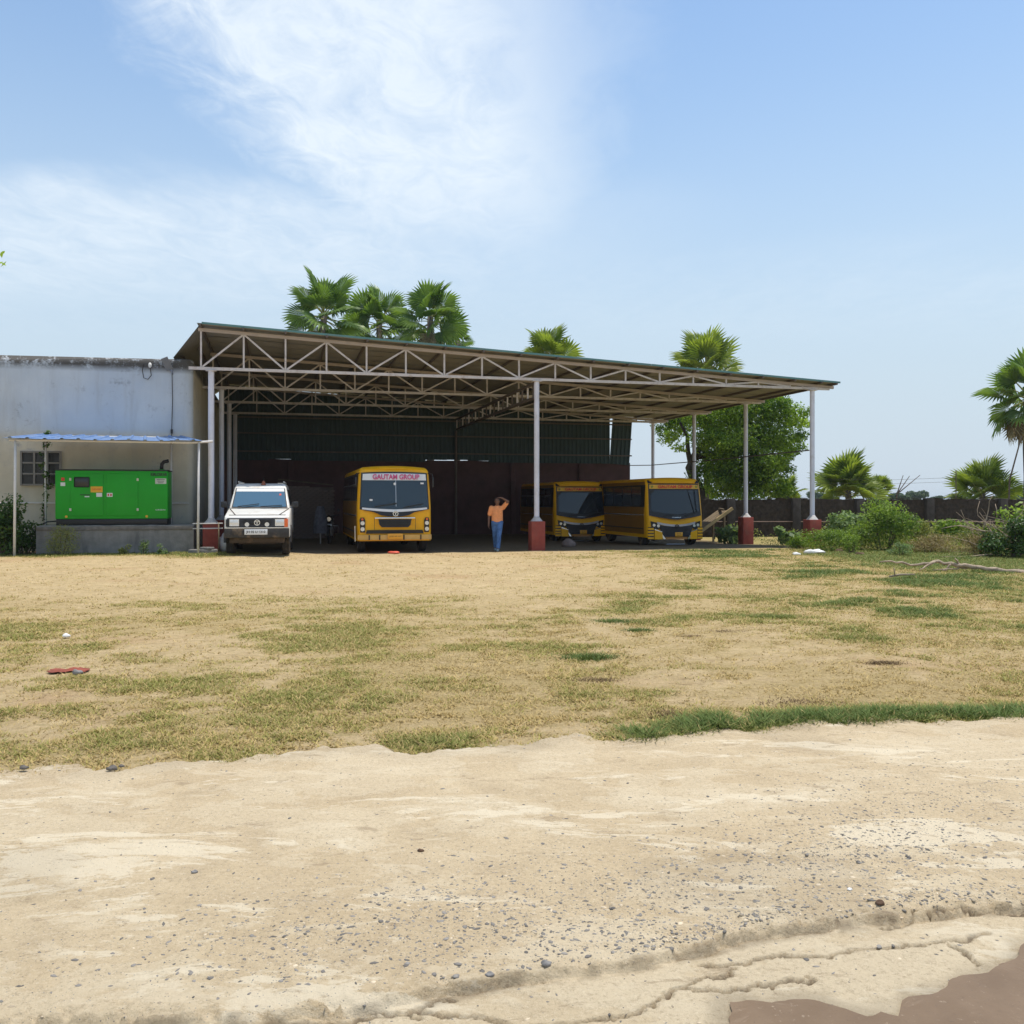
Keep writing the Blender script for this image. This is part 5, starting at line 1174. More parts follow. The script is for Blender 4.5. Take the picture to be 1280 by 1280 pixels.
def build_litter():
    x, y, z = gp(492, 692); lump('plastic_bag', 'crumpled red plastic bag on the ground before the rounded bus', 'litter', (x, y, z+.03), (.17, .09, .05), m_redplastic, 1, .2)
    x, y, z = gp(85, 840); nx, ny = 22, 10; vs = []
    for j in range(ny):
        for i in range(nx):
            u, w = i/(nx-1)-.5, j/(ny-1)-.5; edge = .75+.5*float(fbm(i*.35, j*.5, 1, 3, 501)); vs.append((u*.34*edge, w*.19*edge+.03*math.sin(u*9), .018+.05*max(0, float(fbm(u*9, w*7, 1, 3, 503))-.38)*(1-abs(2*u))))
    fs = [(j*nx+i, j*nx+i+1, (j+1)*nx+i+1, (j+1)*nx+i) for j in range(ny-1) for i in range(nx-1)]
    o = MB().add(vs+[(p[0], p[1], p[2]-.004) for p in vs], fs+[tuple(nx*ny+q for q in f[::-1]) for f in fs]).build('red_rag', m_redcloth, None, smooth=True, loc=(x, y, z), rot=(0, 0, .1)); tag(o, 'flat muddy red rag lying on dry grass at left', 'rag')
    x, y, z = gp(97, 843.5); lump('dark_stone', 'small dark stone lying just below the red rag', 'stone', (x, y, z+.02), (.045, .03, .03), m_stone, 21)
    x, y, z = gp(83, 797); lump('paper_scrap', 'small white paper scrap in the grass above the red rag', 'litter', (x, y, z+.02), (.045, .04, .028), m_tarp, 3, .2)
    x, y, z = gp(711, 683); lump('boulder', 'rounded grey brown lump of stone under the second bus front', 'stone', (W(711, 31.5), 31.5, gzs(2, 31.5)+.09), (.23, .2, .18), M('brown_stone', (.20, .15, .13), .95, .2, 5, bump=.4), 4, .15)
    x, y, z = gp(1017, 692); lump('rubbish_sack', 'crumpled white sack of rubbish beside the green weeds', 'sack', (x, y, z+.05), (.30, .14, .085), m_tarp, 5, .5, rz=.15)
    x, y, z = gp(996, 694); lump('paper_scrap', 'flat pale scrap just left of the white rubbish sack', 'litter', (x, y, z+.03), (.12, .08, .05), m_tarp, 6, .35)
    for i, (px, py, r, lb) in enumerate(((140, 967, .04, 'dark broken stone on the road edge at left'), (30, 966, .033, 'flat grey stone at the far left road edge'), (152, 964, .022, 'small grey stone close beside the dark broken stone'))):
        x, y, z = gp(px, py); lump('edge_stone', lb, 'stone', (x, y, z+.03), (r*.8, r*.55, r*.42), M('dark_edge_stone', (.13, .115, .10), .9, .25, 10, bump=.5) if i == 0 else bpy.data.materials['dark_edge_stone'], 30+i, .25)
    for i, (px, py) in enumerate(((1064, 692), (1048, 690), (1075, 694))):
        x, y, z = gp(px, py); lump('clod', ('reddish clod of earth just right of the white rubbish sack', 'small earth clod touching the weeds by the white sack', 'rightmost of the reddish clods under the big bush')[i], 'clod', (x, y, z+.03), (.13, .08, .06), M('red_earth', (.11, .065, .04), .95, .2, 8, bump=.5) if i == 0 else bpy.data.materials['red_earth'], 50+i, .3)
    # plank ramp leaning right of the right-hand bus
    rp = thing('leaning_trailer', 'tilted wooden cart bed leaning behind the rightmost bus', 'cart', (W(893, 38.5), 38.5, gzs(8.3, 38.5)), AZ)
    f = MB(); 
    for k in range(5): MB().box((-.25+.0*k, .25*k-.5, .85), (1.7, .22, .04), ry=R(-33)).build('plank', m_plank, rp)
    MB().bar((-1.0, -.64, .42), (.50, -.64, 1.42), .07, .12).build('side_beam', M('yellow_beam', (.45, .33, .16), .8, .2), rp); MB().bar((.10, -.62, 1.36), (.52, .6, 1.38), .08).build('end_beam', m_plank, rp)
    for yy in (-.5, .5): MB().bar((.2, yy, -.05), (.2, yy, 1.12), .07).build('prop', m_plank, rp)
build_litter()

# ------------------------------------------------------------------ boundary wall
def build_boundary():
    o = Vector((W(872, 43.5), 43.5, 0)); L_ = 30; g = -.2
    t = thing('boundary_wall', 'dark rough laterite block boundary wall behind the bushes at right', 'wall', o, R(9))
    xs = [0]; x = 0; px_list = []
    nx, nz = 240, 14; vs = []; fs = []
    top = lambda x: 1.62+(float(fbm(x, 0, .5, 2, 201))-.5)*.06+(.03 if int(x/4.1) % 2 else 0)
    for i in range(nx+1):
        x = L_*i/nx
        for j in range(nz+1):
            z = g-.3+(top(x)-g+.3)*j/nz; vs.append((x, -(float(fbm(x, z, 5, 3, 203))-.5)*.10, z+(float(fbm(x, z, 6, 2, 207))-.5)*.07*(j == nz)))
    for i in range(nx):
        for j in range(nz): fs.append((i*(nz+1)+j, (i+1)*(nz+1)+j, (i+1)*(nz+1)+j+1, i*(nz+1)+j+1))
    b = MB().add(vs, fs); k = len(vs)
    back = [(v[0], .28, v[2]) for v in vs]; tp = [i*(nz+1)+nz for i in range(nx+1)]
    b.add([vs[i] for i in tp]+[(vs[i][0], .28, vs[i][2]) for i in tp], [(i, i+1, nx+2+i, nx+1+i) for i in range(nx)]); b.add([vs[i] for i in tp]+[], [])
    b.add([(0, .28, g-.3), (L_, .28, g-.3), (L_, .28, 1.6), (0, .28, 1.6)], [(0, 1, 2, 3)])
    b.build('wall', m_laterite, t)
    for x in (1.6, 4.9, 8.2, 11.9, 15.9, 19.9, 23.9, 27.9): MB().box((x, -.02, .68), (.42, .36, 1.98)).build('pillar', m_lateritepillar, t, bevel=.02)
    for x in range(8): MB().box((x*4+.1, .12, 1.69), (3.6, .34, .03), ry=R(.3*(x % 3-1))).build('coping', m_laterite, t) if x in (1, 3, 6) else None
    MB().tube([(.5, -.16, .58), (12, -.2, .55), (18, -.2, .5)], .016, 6).build('pipe', M('rusty_pipe', (.32, .22, .18), .7), t)
build_boundary()

# ------------------------------------------------------------------ vegetation
def leaf_cloud(rng, clumps, n, size, aspect=2.2, droop=.0, up=.55):
    """pointed leaves spread through ellipsoid clumps [(centre, radii)]"""
    cl = np.array([c for c, r in clumps], float); rd = np.array([r for c, r in clumps], float)
    vol = rd.prod(1)**.75; k = rng.choice(len(cl), n, p=vol/vol.sum())
    d = rng.normal(size=(n, 3)); d /= np.linalg.norm(d, axis=1)[:, None]; r = rng.random(n)**.42
    c = cl[k]+d*rd[k]*r[:, None]
    nm = d*.6+rng.normal(size=(n, 3))*.7; nm[:, 2] += up; nm /= np.linalg.norm(nm, axis=1)[:, None]
    a = rng.normal(size=(n, 3)); a[:, 2] -= droop; a -= nm*(a*nm).sum(1)[:, None]; a /= np.linalg.norm(a, axis=1)[:, None]; b = np.cross(nm, a)
    s = size*rng.uniform(.6, 1.35, n)[:, None]; w = s/aspect
    V_ = np.stack([c-a*s*.5, c+b*w*.5-a*s*.05, c+a*s*.5, c-b*w*.5-a*s*.05], 1).reshape(-1, 3)
    return V_, np.arange(4*n).reshape(-1, 4)
def shrub(name, label, cat, loc, w, dpt, h, n, size, mat, seed, group=None, clumps=7, aspect=2.2, stems=6, spread=1.0, droop=.2):
    rng = np.random.default_rng(seed); t = thing(name, label, cat, loc, 0, group)
    cs = []
    for i in range(clumps):
        a = rng.uniform(0, 6.28); q = rng.uniform(.0, .75)**.5*spread; z = h*rng.uniform(.22, .78)
        sh = 1-.45*(z/h); cs.append(((w/2*q*math.cos(a)*sh, dpt/2*q*math.sin(a)*sh, z), (w*.24, dpt*.24, h*.22)))
    cs.append(((0, 0, h*.32), (w*.40, dpt*.38, h*.32)))
    V_, F_ = leaf_cloud(rng, cs, n, size, aspect, droop); V_[:, 2] = np.maximum(V_[:, 2], .01)
    fast_mesh('foliage', V_, F_, mat, t)
    b = MB(); rn = random.Random(seed)
    for c, r in cs[:stems]:
        b.tube([(c[0]*.25, c[1]*.25, -.05), (c[0]*.6, c[1]*.6, c[2]*.6), (c[0], c[1], c[2]+r[2]*.5)], [.02*h, .014*h, .006*h], 5)
    b.build('stem', m_bark, t); return t
def build_tree():
    d = 50.0; rng = np.random.default_rng(5)
    bx = W(868, d); t = thing('neem_tree', 'big spreading green tree with dark trunk behind the boundary wall', 'tree', (bx, d, -.2))
    def q(px, py, dd=0): return (W(px, d+dd)-bx, dd, Z(py, d+dd)+.2)
    b = MB()
    b.tube([(0.5, .3, -.2), q(874, 612), q(868, 600), q(862, 585), q(870, 566), q(886, 548, .5), q(905, 530, 1)], [.34, .30, .27, .24, .2, .16, .1], 10)
    b.tube([q(866, 588), q(860, 565), q(859, 545), q(850, 528, -.4)], [.2, .13, .1, .06], 8)
    b.tube([q(868, 572), q(895, 566, .4), q(930, 555, .6), q(970, 540, .4)], [.17, .14, .1, .04], 8)
    b.tube([q(886, 548, .5), q(880, 525, 1.0), q(868, 510, 1.6)], [.14, .1, .05], 8)
    b.tube([q(905, 530, 1), q(930, 515, .5), q(960, 505, 0)], [.1, .07, .03], 8)
    b.tube([q(930, 555, .6), q(950, 585, .5), q(970, 605, 0)], [.07, .05, .02], 6)
    b.build('trunk', M('dark_bark', (.045, .036, .028), .95, .3, 5, bump=.8, bs=18), t, smooth=True)
    pts = [(902, 612, 22), (940, 618, 20), (918, 592, 26), (972, 618, 18), (888, 588, 16), (842, 532, 24), (836, 548, 15), (858, 522, 28), (880, 515, 30), (905, 508, 30), (935, 512, 32), (962, 508, 28), (985, 517, 24), (1000, 530, 13), (1004, 527, 10), (955, 538, 34), (925, 545, 36), (900, 552, 34), (975, 545, 26), (985, 558, 20), (993, 562, 9), (940, 572, 34), (912, 582, 34), (955, 590, 30), (892, 600, 26), (925, 605, 30), (965, 606, 24), (982, 572, 10), (848, 560, 8), (905, 525, 30), (945, 500, 20), (970, 497, 12), (896, 575, 22)]
    cl = []
    for px, py, r in pts:
        dd = float(rng.uniform(-1.6, 1.8)); rr = r/F*d; cl.append((q(px, py, dd), (rr*1.05, rr*1.2, rr*.72)))
        for s in range(5):
            a = rng.uniform(0, 6.28); e = rng.uniform(-.5, 1); cl.append((tuple(np.array(q(px, py, dd))+np.array([math.cos(a)*rr*1.0, math.sin(a)*rr*.9, e*rr*.75])), (rr*.42, rr*.42, rr*.3)))
    V_, F_ = leaf_cloud(rng, cl, 52000, .19, 2.4, .5, .45); fast_mesh('crown', V_, F_, m_neem, t)
build_tree()

def fan_leaf(name, seed, dead=False, mat=None):
    """fan-palm leaf: petiole along +y, then a pleated fan of split fingers"""
    rn = random.Random(seed); b = MB(); pl = 1.0
    b.tube([(0, 0, 0), (0, pl*.5, -.02), (0, pl, -.08)], [.035, .025, .018], 5, mi=1)
    n = 24; spread = R(125 if not dead else 80)
    for i in range(n):
        a = -spread+2*spread*(i+.5)/n; ln = (1.12-.32*(abs(a)/R(125))**2)*rn.uniform(.92, 1.06); hw = spread/n*1.02
        def pt(r, da, dz): return (r*math.sin(a+da), pl+r*math.cos(a+da), -.08+dz)
        dr = -.16*(1 if not dead else 2.4)
        m = ln*rn.uniform(.60, .72); cup = .14*abs(math.sin(a))
        z = lambda r: dr*(r/1.1)**2+cup*r
        v = [pt(.03, 0, 0), pt(m, -hw, z(m)-.02), pt(m, 0, z(m)+.03), pt(m, hw, z(m)-.02), pt(ln, rn.uniform(-.02, .02), z(ln)-.07-rn.uniform(0, .10))]
        b.add(v, [(0, 1, 2), (0, 2, 3), (1, 4, 2), (2, 4, 3)], 0)
    o = b.build(name, [m_palmdead if dead else (mat or m_palm), m_paleplant], None); me = o.data; bpy.data.objects.remove(o); return me
LEAVES = [fan_leaf('palm_leaf', i) for i in range(3)]; LIGHT = [fan_leaf('palm_leaf', 20+i, False, m_palmlight) for i in range(3)]; DEAD = [fan_leaf('dead_palm_leaf', 10+i, True) for i in range(2)]
def palm(label, px, py, d, rpx, seed, n=22, dead=12, trunk=True, group='fan palms rising behind the shed and wall', up=False):
    x, z = W(px, d), Z(py, d); g = -.2; rn = random.Random(seed); t = thing('fan_palm', label, 'palm tree', (x, d, g), 0, group); s = rpx/F*d/2.0
    h = z-g; pts = [(rn.uniform(-.1, .1)*k*.2, rn.uniform(-.1, .1)*k*.2, h*k/5) for k in range(6)]; pts[-1] = (0, 0, h)
    MB().tube(pts, [.26, .22, .19, .18, .18, .16], 10).build('trunk', m_palmtrunk, t, smooth=True)
    ga = 2.399
    for i in range(n):
        f = (i+.5)/n; el = R(84-118*f**.85)+rn.uniform(-.12, .12) if not up else R(85-85*f); az = i*ga+rn.uniform(-.25, .25); k = s*rn.uniform(.72, 1.12)
        e = Matrix.Rotation(az, 3, 'Z') @ Matrix.Rotation(el, 3, 'X') @ Matrix.Rotation(rn.uniform(-1.1, 1.1), 3, 'Y')
        o = obj_mesh('leaf', (LIGHT if up else LEAVES)[i % 3], t, (0, 0, h-.35*s*f), e.to_euler(), (k, k, k))
    for i in range(dead):
        az = i*ga*1.7+rn.uniform(-.4, .4); el = R(rn.uniform(-80, -52)); k = s*rn.uniform(.65, .9)
        e = Matrix.Rotation(az, 3, 'Z') @ Matrix.Rotation(el, 3, 'X') @ Matrix.Rotation(rn.uniform(-.8, .8), 3, 'Y')
        obj_mesh('dead_leaf', DEAD[i % 2], t, (0, 0, h-.3*s), e.to_euler(), (k, k, k))
palm('tallest leftmost fan palm in the clump above the shed roof', 405, 391, 47, 54, 1)
palm('fan palm in the middle of the clump above the shed roof', 474, 402, 50, 50, 2)
palm('slender fan palm at right of the clump above the shed roof', 538, 396, 48, 48, 3, 22)
palm('small fan palm peeping over the roof just right of the clump', 572, 424, 56, 19, 4, 16, 4)
palm('fan palm standing alone with tip above middle of roof', 685, 446, 52, 42, 5, 20, 2, up=True)
palm('fan palm behind the roof above the big green tree', 884, 462, 58, 56, 6, 22, 4, up=True)
palm('tall fan palm with brown dead skirt at far right edge', 1284, 492, 52, 60, 7, 24, 26)
palm('low bushy fan palm behind the wall right of the last column', 1060, 612, 54, 50, 8, 30, 6, up=True)
palm('low fan palm behind the wall under the tall palm', 1228, 616, 54, 48, 9, 28, 8, up=True)
palm('small low fan palm between the big tree and last column', 982, 617, 56, 26, 10, 22, 3, up=True)
palm('small dark fan palm at right of the low bushy palm', 1100, 612, 58, 20, 12, 20, 3, up=True)
def build_bare():
    d = 50; t = thing('bare_stalks', 'three bare leaning stalks rising behind the boundary wall', 'bare shrub', (W(1120, d), d, -.2))
    for px, py in ((1129, 594), (1137, 595), (1150, 594)):
        MB().tube([(0, 0, 0), (W(1121, d)-W(1120, d), 0, Z(618, d)+.2), (W(px, d)-W(1120, d), 0, Z(py, d)+.2)], [.04, .035, .015], 6).build('stalk', m_bark, t)
    t = thing('leaning_pole', 'thin dark pole leaning behind the wall at right edge', 'pole', (W(1260, 49), 49, -.2))
    MB().tube([(0, 0, 0), (W(1262, 49)-W(1260, 49), 0, Z(600, 49)+.2), (W(1277, 49)-W(1260, 49), 0, Z(545, 49)+.2)], [.05, .045, .035], 8).build('pole', m_bark, t)
    t = thing('wire_post', 'thin post carrying wires behind the wall near low palms', 'post', (W(1195, 48.5), 48.5, -.2)); MB().tube([(0, 0, 0), (0, 0, Z(588, 48.5)+.2)], .025, 6).build('post', m_bark, t)
    for z, w in ((.35, 0), (.12, 0)):
        pass
    b = MB()
    for py in (601, 606): b.tube([(W(1020, 48.5)-W(1195, 48.5), 0, Z(py-2, 48.5)+.2), (W(1110, 48.5)-W(1195, 48.5), 0, Z(py-1, 48.5)+.2), (0, 0, Z(py-4, 48.5)+.2)], .006, 4)
    b.build('wire', m_lateritepillar, t)
build_bare()
def far_trees():
    rng = np.random.default_rng(77); lab = {1020: 'distant hazy tree beside the last right column', 1122: 'distant rounded tree under the bare stalks', 1146: 'distant flat topped tree right of the bare stalks', 1262: 'distant wide tree mass at the right edge', 1172: 'distant low tree left of the right hand low palm', 985: 'distant tree glimpsed between the big tree and last column', 800: 'distant tree seen low behind the shed end wall'}
    for i, (px, d, hpx, wpx) in enumerate(((1020, 260, 12, 16), (1122, 240, 11, 16), (1146, 300, 12, 15), (1262, 220, 12, 26), (1172, 330, 5, 14), (985, 280, 10, 14), (800, 300, 12, 20))):
        x = W(px, d); t = thing('distant_tree', lab[px], 'tree', (x, d, -.2), 0, 'distant trees beyond the wall'); h = 1.8+hpx/F*d; w = wpx/F*d
        cl = [((rng.uniform(-.5, .5)*w, rng.uniform(-.5, .5)*w, h*rng.uniform(.45, .8)), (w*.4, w*.4, h*.24)) for _ in range(7)]
        V_, F_ = leaf_cloud(rng, cl, 1500, .8, 1.6); fast_mesh('crown', V_, F_, m_fartree, t); MB().tube([(0, 0, -.1), (0, 0, h*.6)], [.25, .15], 6).build('trunk', m_bark, t)
far_trees()
def shrubs():
    S = shrub; G = lambda x, y: gzs(x, y)
    def at(px, d): return (W(px, d), d, gzs(W(px, d), d)-.02)
    S('bush', 'big bright green bush in front of the wall right of last pedestal', 'bush', at(1105, 29), 2.3, 1.7, 1.72, 7000, .085, m_bush, 1, clumps=12)
    S('bush', 'grey green leafy bush just right of the last red pedestal', 'bush', at(1062, 30.5), 1.5, 1.3, 1.45, 2600, .13, m_bluebush, 2, clumps=10, aspect=1.7)
    S('weed_clump', 'low green weeds spreading behind the white rubbish sack', 'weeds', at(1035, 28.8), 2.1, 1.4, .85, 4600, .06, m_bush, 3, clumps=12)
    S('weed_clump', 'small upright green weed in front of the big bush', 'weeds', at(1065, 27.3), .6, .5, .62, 700, .06, m_bush, 4)
    S('weed_clump', 'broad leaved plant between the two right hand pedestals', 'plant', at(985, 33.2), .95, .8, .78, 240, .22, m_bluebush, 5, clumps=6, aspect=1.25)
    S('weed_clump', 'broad leaved plant beside the rightmost bus', 'plant', at(914, 36.5), 1.6, 1.0, .85, 420, .2, m_bluebush, 6, clumps=9, aspect=1.35)
    S('bush', 'mid green bush against the wall right of the big bush', 'bush', at(1190, 32), 1.5, 1.0, 1.1, 1600, .13, m_bush, 7, clumps=9, aspect=1.8)
    S('bush', 'pale green weedy bush in the gap left of the mid green bush', 'bush', at(1145, 31.5), 1.5, 1.0, 1.0, 2200, .085, m_weedmix, 31, clumps=9)
    S('bush', 'yellow green weedy bush right of the mid green bush', 'bush', at(1222, 30.5), 1.6, 1.0, .95, 2200, .085, m_weedmix, 32, clumps=9)
    S('weed_clump', 'low grass weeds at the foot of last pedestal', 'weeds', at(1004, 30.2), 1.3, .7, .5, 1500, .07, m_bush, 8)
    S('bush', 'dark tangled shrub at the right edge under bare branches', 'bush', at(1262, 25.5), 1.7, 1.4, 1.25, 3000, .10, m_bushdark, 9, clumps=12)
    S('bush', 'sunlit green creeper over the bare branches at right edge', 'bush', at(1275, 27.0), 1.8, 1.2, 1.65, 1500, .13, m_bush, 10, clumps=9, aspect=1.7)
    S('dry_weed', 'straw coloured dry weeds between the big bush and mid bush', 'weeds', at(1160, 28), 2.3, 1.4, .62, 2200, .13, m_dryweed, 11, clumps=12, aspect=7, droop=-.8)
    S('dry_weed', 'straw coloured dry weeds before the dark tangled shrub', 'weeds', at(1225, 26.2), 1.9, 1.2, .72, 2000, .13, m_dryweed, 12, clumps=12, aspect=7, droop=-.8)
    S('dry_weed', 'grey green low weed patch left of the dry weeds', 'weeds', at(1125, 26.5), .9, .7, .42, 900, .06, m_bluebush, 13)
    S('bush', 'dark leafy bush at left edge beside the canopy post', 'bush', at(4, 24.9), 1.5, 1.2, 1.75, 3600, .11, m_bushdark, 14, clumps=11)
    S('bush', 'lower dark bush behind the left canopy post', 'bush', at(30, 25.6), 1.15, .8, 1.0, 1500, .10, m_bushdark, 15, clumps=8)
    S('pale_shrub', 'pale yellow green shrub growing in front of the plinth', 'shrub', at(76, 24.9), 1.05, .8, .88, 3000, .055, m_paleplant, 16, clumps=12, aspect=4)
    for i, (px, h, lb) in enumerate(((155, .38, 'small pale weed at the plinth foot, left of three'), (180, .45, 'small grey weed at the plinth foot, middle of three'), (203, .35, 'small weed at the plinth foot, right of three'))):
        S('small_weed', lb, 'weed', at(px, 25.1-.1*i), .38, .3, h, 260, .07, m_bluebush if i else m_paleplant, 20+i, 'small weeds along the plinth foot', clumps=5, aspect=2.6)
    rng = np.random.default_rng(91); V_ = []; F_ = []; n = 0
    for (nn, size, asp, x0, x1, y0, y1, h) in ((12000, .11, 3.0, 9.5, 27, 33, 42.5, .6), (12000, .09, 4.5, 10.5, 22, 28.5, 34, .55), (7000, .07, 5, 8.8, 14, 28.0, 33, .36)):
        xx = rng.uniform(x0, x1, nn*3); yy = rng.uniform(y0, y1, nn*3); k = fbm(xx, yy, .7, 4, 93); sel = rng.random(nn*3) < sstep(.34, .6, k); xx, yy, k = xx[sel][:nn], yy[sel][:nn], k[sel][:nn]
        v, f = leaf_cloud(rng, [((0, 0, 0), (1, 1, 1))], len(xx), size, asp, -.5); v = v.reshape(-1, 4, 3); v -= v.mean(1, keepdims=True)
        hz_ = gz(xx, yy)+rng.random(len(xx))**1.5*h*np.clip((k-.2)*2.2, .2, 1.3); v += np.stack([xx, yy, hz_+.02], 1)[:, None]; V_.append(v.reshape(-1, 3)); F_.append(f+n); n += len(xx)*4
    o = fast_mesh('undergrowth', np.concatenate(V_), np.concatenate(F_), m_weedmix); tag(o, 'low tangled weeds and grass growing along the boundary wall', 'undergrowth', kind='stuff')
    # bare brush heap at right
    t = thing('brush_heap', 'heap of bare dry branches against the wall at right edge', 'branches', at(1262, 26.4)); rn = random.Random(3)
    for i in range(60):
        x0 = rn.uniform(-1.1, 1.1); y0 = rn.uniform(-1.2, .6); pts = [(x0, y0, rn.uniform(0, .75))]; a = rn.uniform(-1.35, 1.35)
        for k in range(5): p = pts[-1]; a += rn.uniform(-.5, .5); pts.append((p[0]+.30*math.sin(a), p[1]+rn.uniform(-.12, .12), max(.05, p[2]+.30*math.cos(a)*rn.uniform(.3, .9))))
        r0 = rn.uniform(.008, .026); MB().tube(pts, [r0*(1-.14*k) for k in range(6)], 6).build('branch', m_drywood, t, smooth=True)
    # fallen branch on the grass
    d = 20.6; ox = W(1190, d); t = thing('fallen_branch', 'long bleached fallen branch lying on the grass at right', 'branch', (ox, d, gzs(ox, d)))
    def q(px, py, dy=0): return (W(px, d)-ox, dy, max(.03, (Z(py, d)+.34) if False else (717-py)/F*d+.05))
    def gn(pts, seed, amp=.035):
        r = random.Random(seed); out = []
        for a, b_ in zip(pts[:-1], pts[1:]):
            for k in range(3): out.append(tuple(a[i]+(b_[i]-a[i])*k/3+(r.uniform(-amp, amp) if k else 0) for i in range(3)))
        return out+[pts[-1]]
    MB().tube(gn([q(1100, 708), q(1120, 709), q(1145, 711, -.1), q(1165, 707, -.1), q(1185, 709, -.15), q(1200, 711, -.2), q(1225, 716, -.3), q(1255, 718, -.45), q(1285, 718, -.55), q(1330, 719, -.6)], 5), [.016+.034*min(1, k/18)*(1+.22*math.sin(k*2.1)) for k in range(28)], 8).build('limb', m_drywood, t, smooth=True)
    for a in (((1165, 707), (1150, 714), (1143, 718)), ((1185, 709), (1178, 716), (1172, 720)), ((1196, 711), (1189, 704), (1187, 702)), ((1210, 713), (1190, 716), (1160, 717)), ((1255, 718), (1275, 722), (1290, 724))):
        MB().tube(gn([q(*p, -.15-.05*i) for i, p in enumerate(a)], int(a[0][0]), .025), [.026, .025, .022, .019, .016, .013, .009], 6).build('twig', m_drywood, t, smooth=True)
    x, y, z = gp(1125, 724); t = thing('broken_twig', 'short broken twig lying left of the fallen branch', 'twig', (x, y, z+.03)); MB().tube([(-.22, 0, .02), (0, .03, .06), (.3, 0, .07)], [.018, .025, .012], 6).tube([(-.1, 0, .03), (-.12, 0, .2)], [.014, .01], 5).build('twig', m_drywood, t, smooth=True)
    # vine on the rear canopy post
    rng = np.random.default_rng(31); dd = 26.5; t = thing('climbing_vine', 'thin leafy vine climbing the post before the barred window', 'vine', (W(57, dd), dd, .1))
    cl = [((math.sin(k*1.3)*.08, -.03, .1+k*.30), (.10+.07*(k in (2, 6, 10)), .06, .14)) for k in range(12)]+[((-.5+.2*k, -.0, .35+.14*k), (.14, .08, .1)) for k in range(-2, 3)]
    V_, F_ = leaf_cloud(rng, cl, 330, .11, 1.4); fast_mesh('foliage', V_, F_, m_bushdark, t); MB().tube([(.05, -.04, 0), (-.03, -.045, 1), (.04, -.045, 2), (-.02, -.045, 3.3)], .012, 5).build('stem', m_bark, t)
    # tree at far left whose twig tip enters the frame
    rng = np.random.default_rng(8); d = 17; t = thing('roadside_tree', 'tree at the left edge, only a leafy tip in view', 'tree', (W(-330, d), d, 0))
    x = W(1, d)-W(-330, d); zc = Z(322, d); cl = [((x-.08, 0, zc), (.17, .3, .3)), ((x-.35, .1, zc+.2), (.3, .4, .35))]+[((x-1.2-.9*k, rng.uniform(-1.5, 1.5), zc+rng.uniform(-.6, 1.4)), (1.0, 1.0, .8)) for k in range(7) for _ in range(2)]
    V_, F_ = leaf_cloud(rng, cl, 6000, .14, 2.0); fast_mesh('crown', V_, F_, m_neem, t)
    MB().tube([(0, 0, -.1), (.1, 0, 2.5), (.6, 0, 4.5), (x-2, 0, zc-.1), (x-.3, 0, zc)], [.3, .24, .18, .08, .02], 8).build('trunk', m_bark, t, smooth=True)
shrubs()

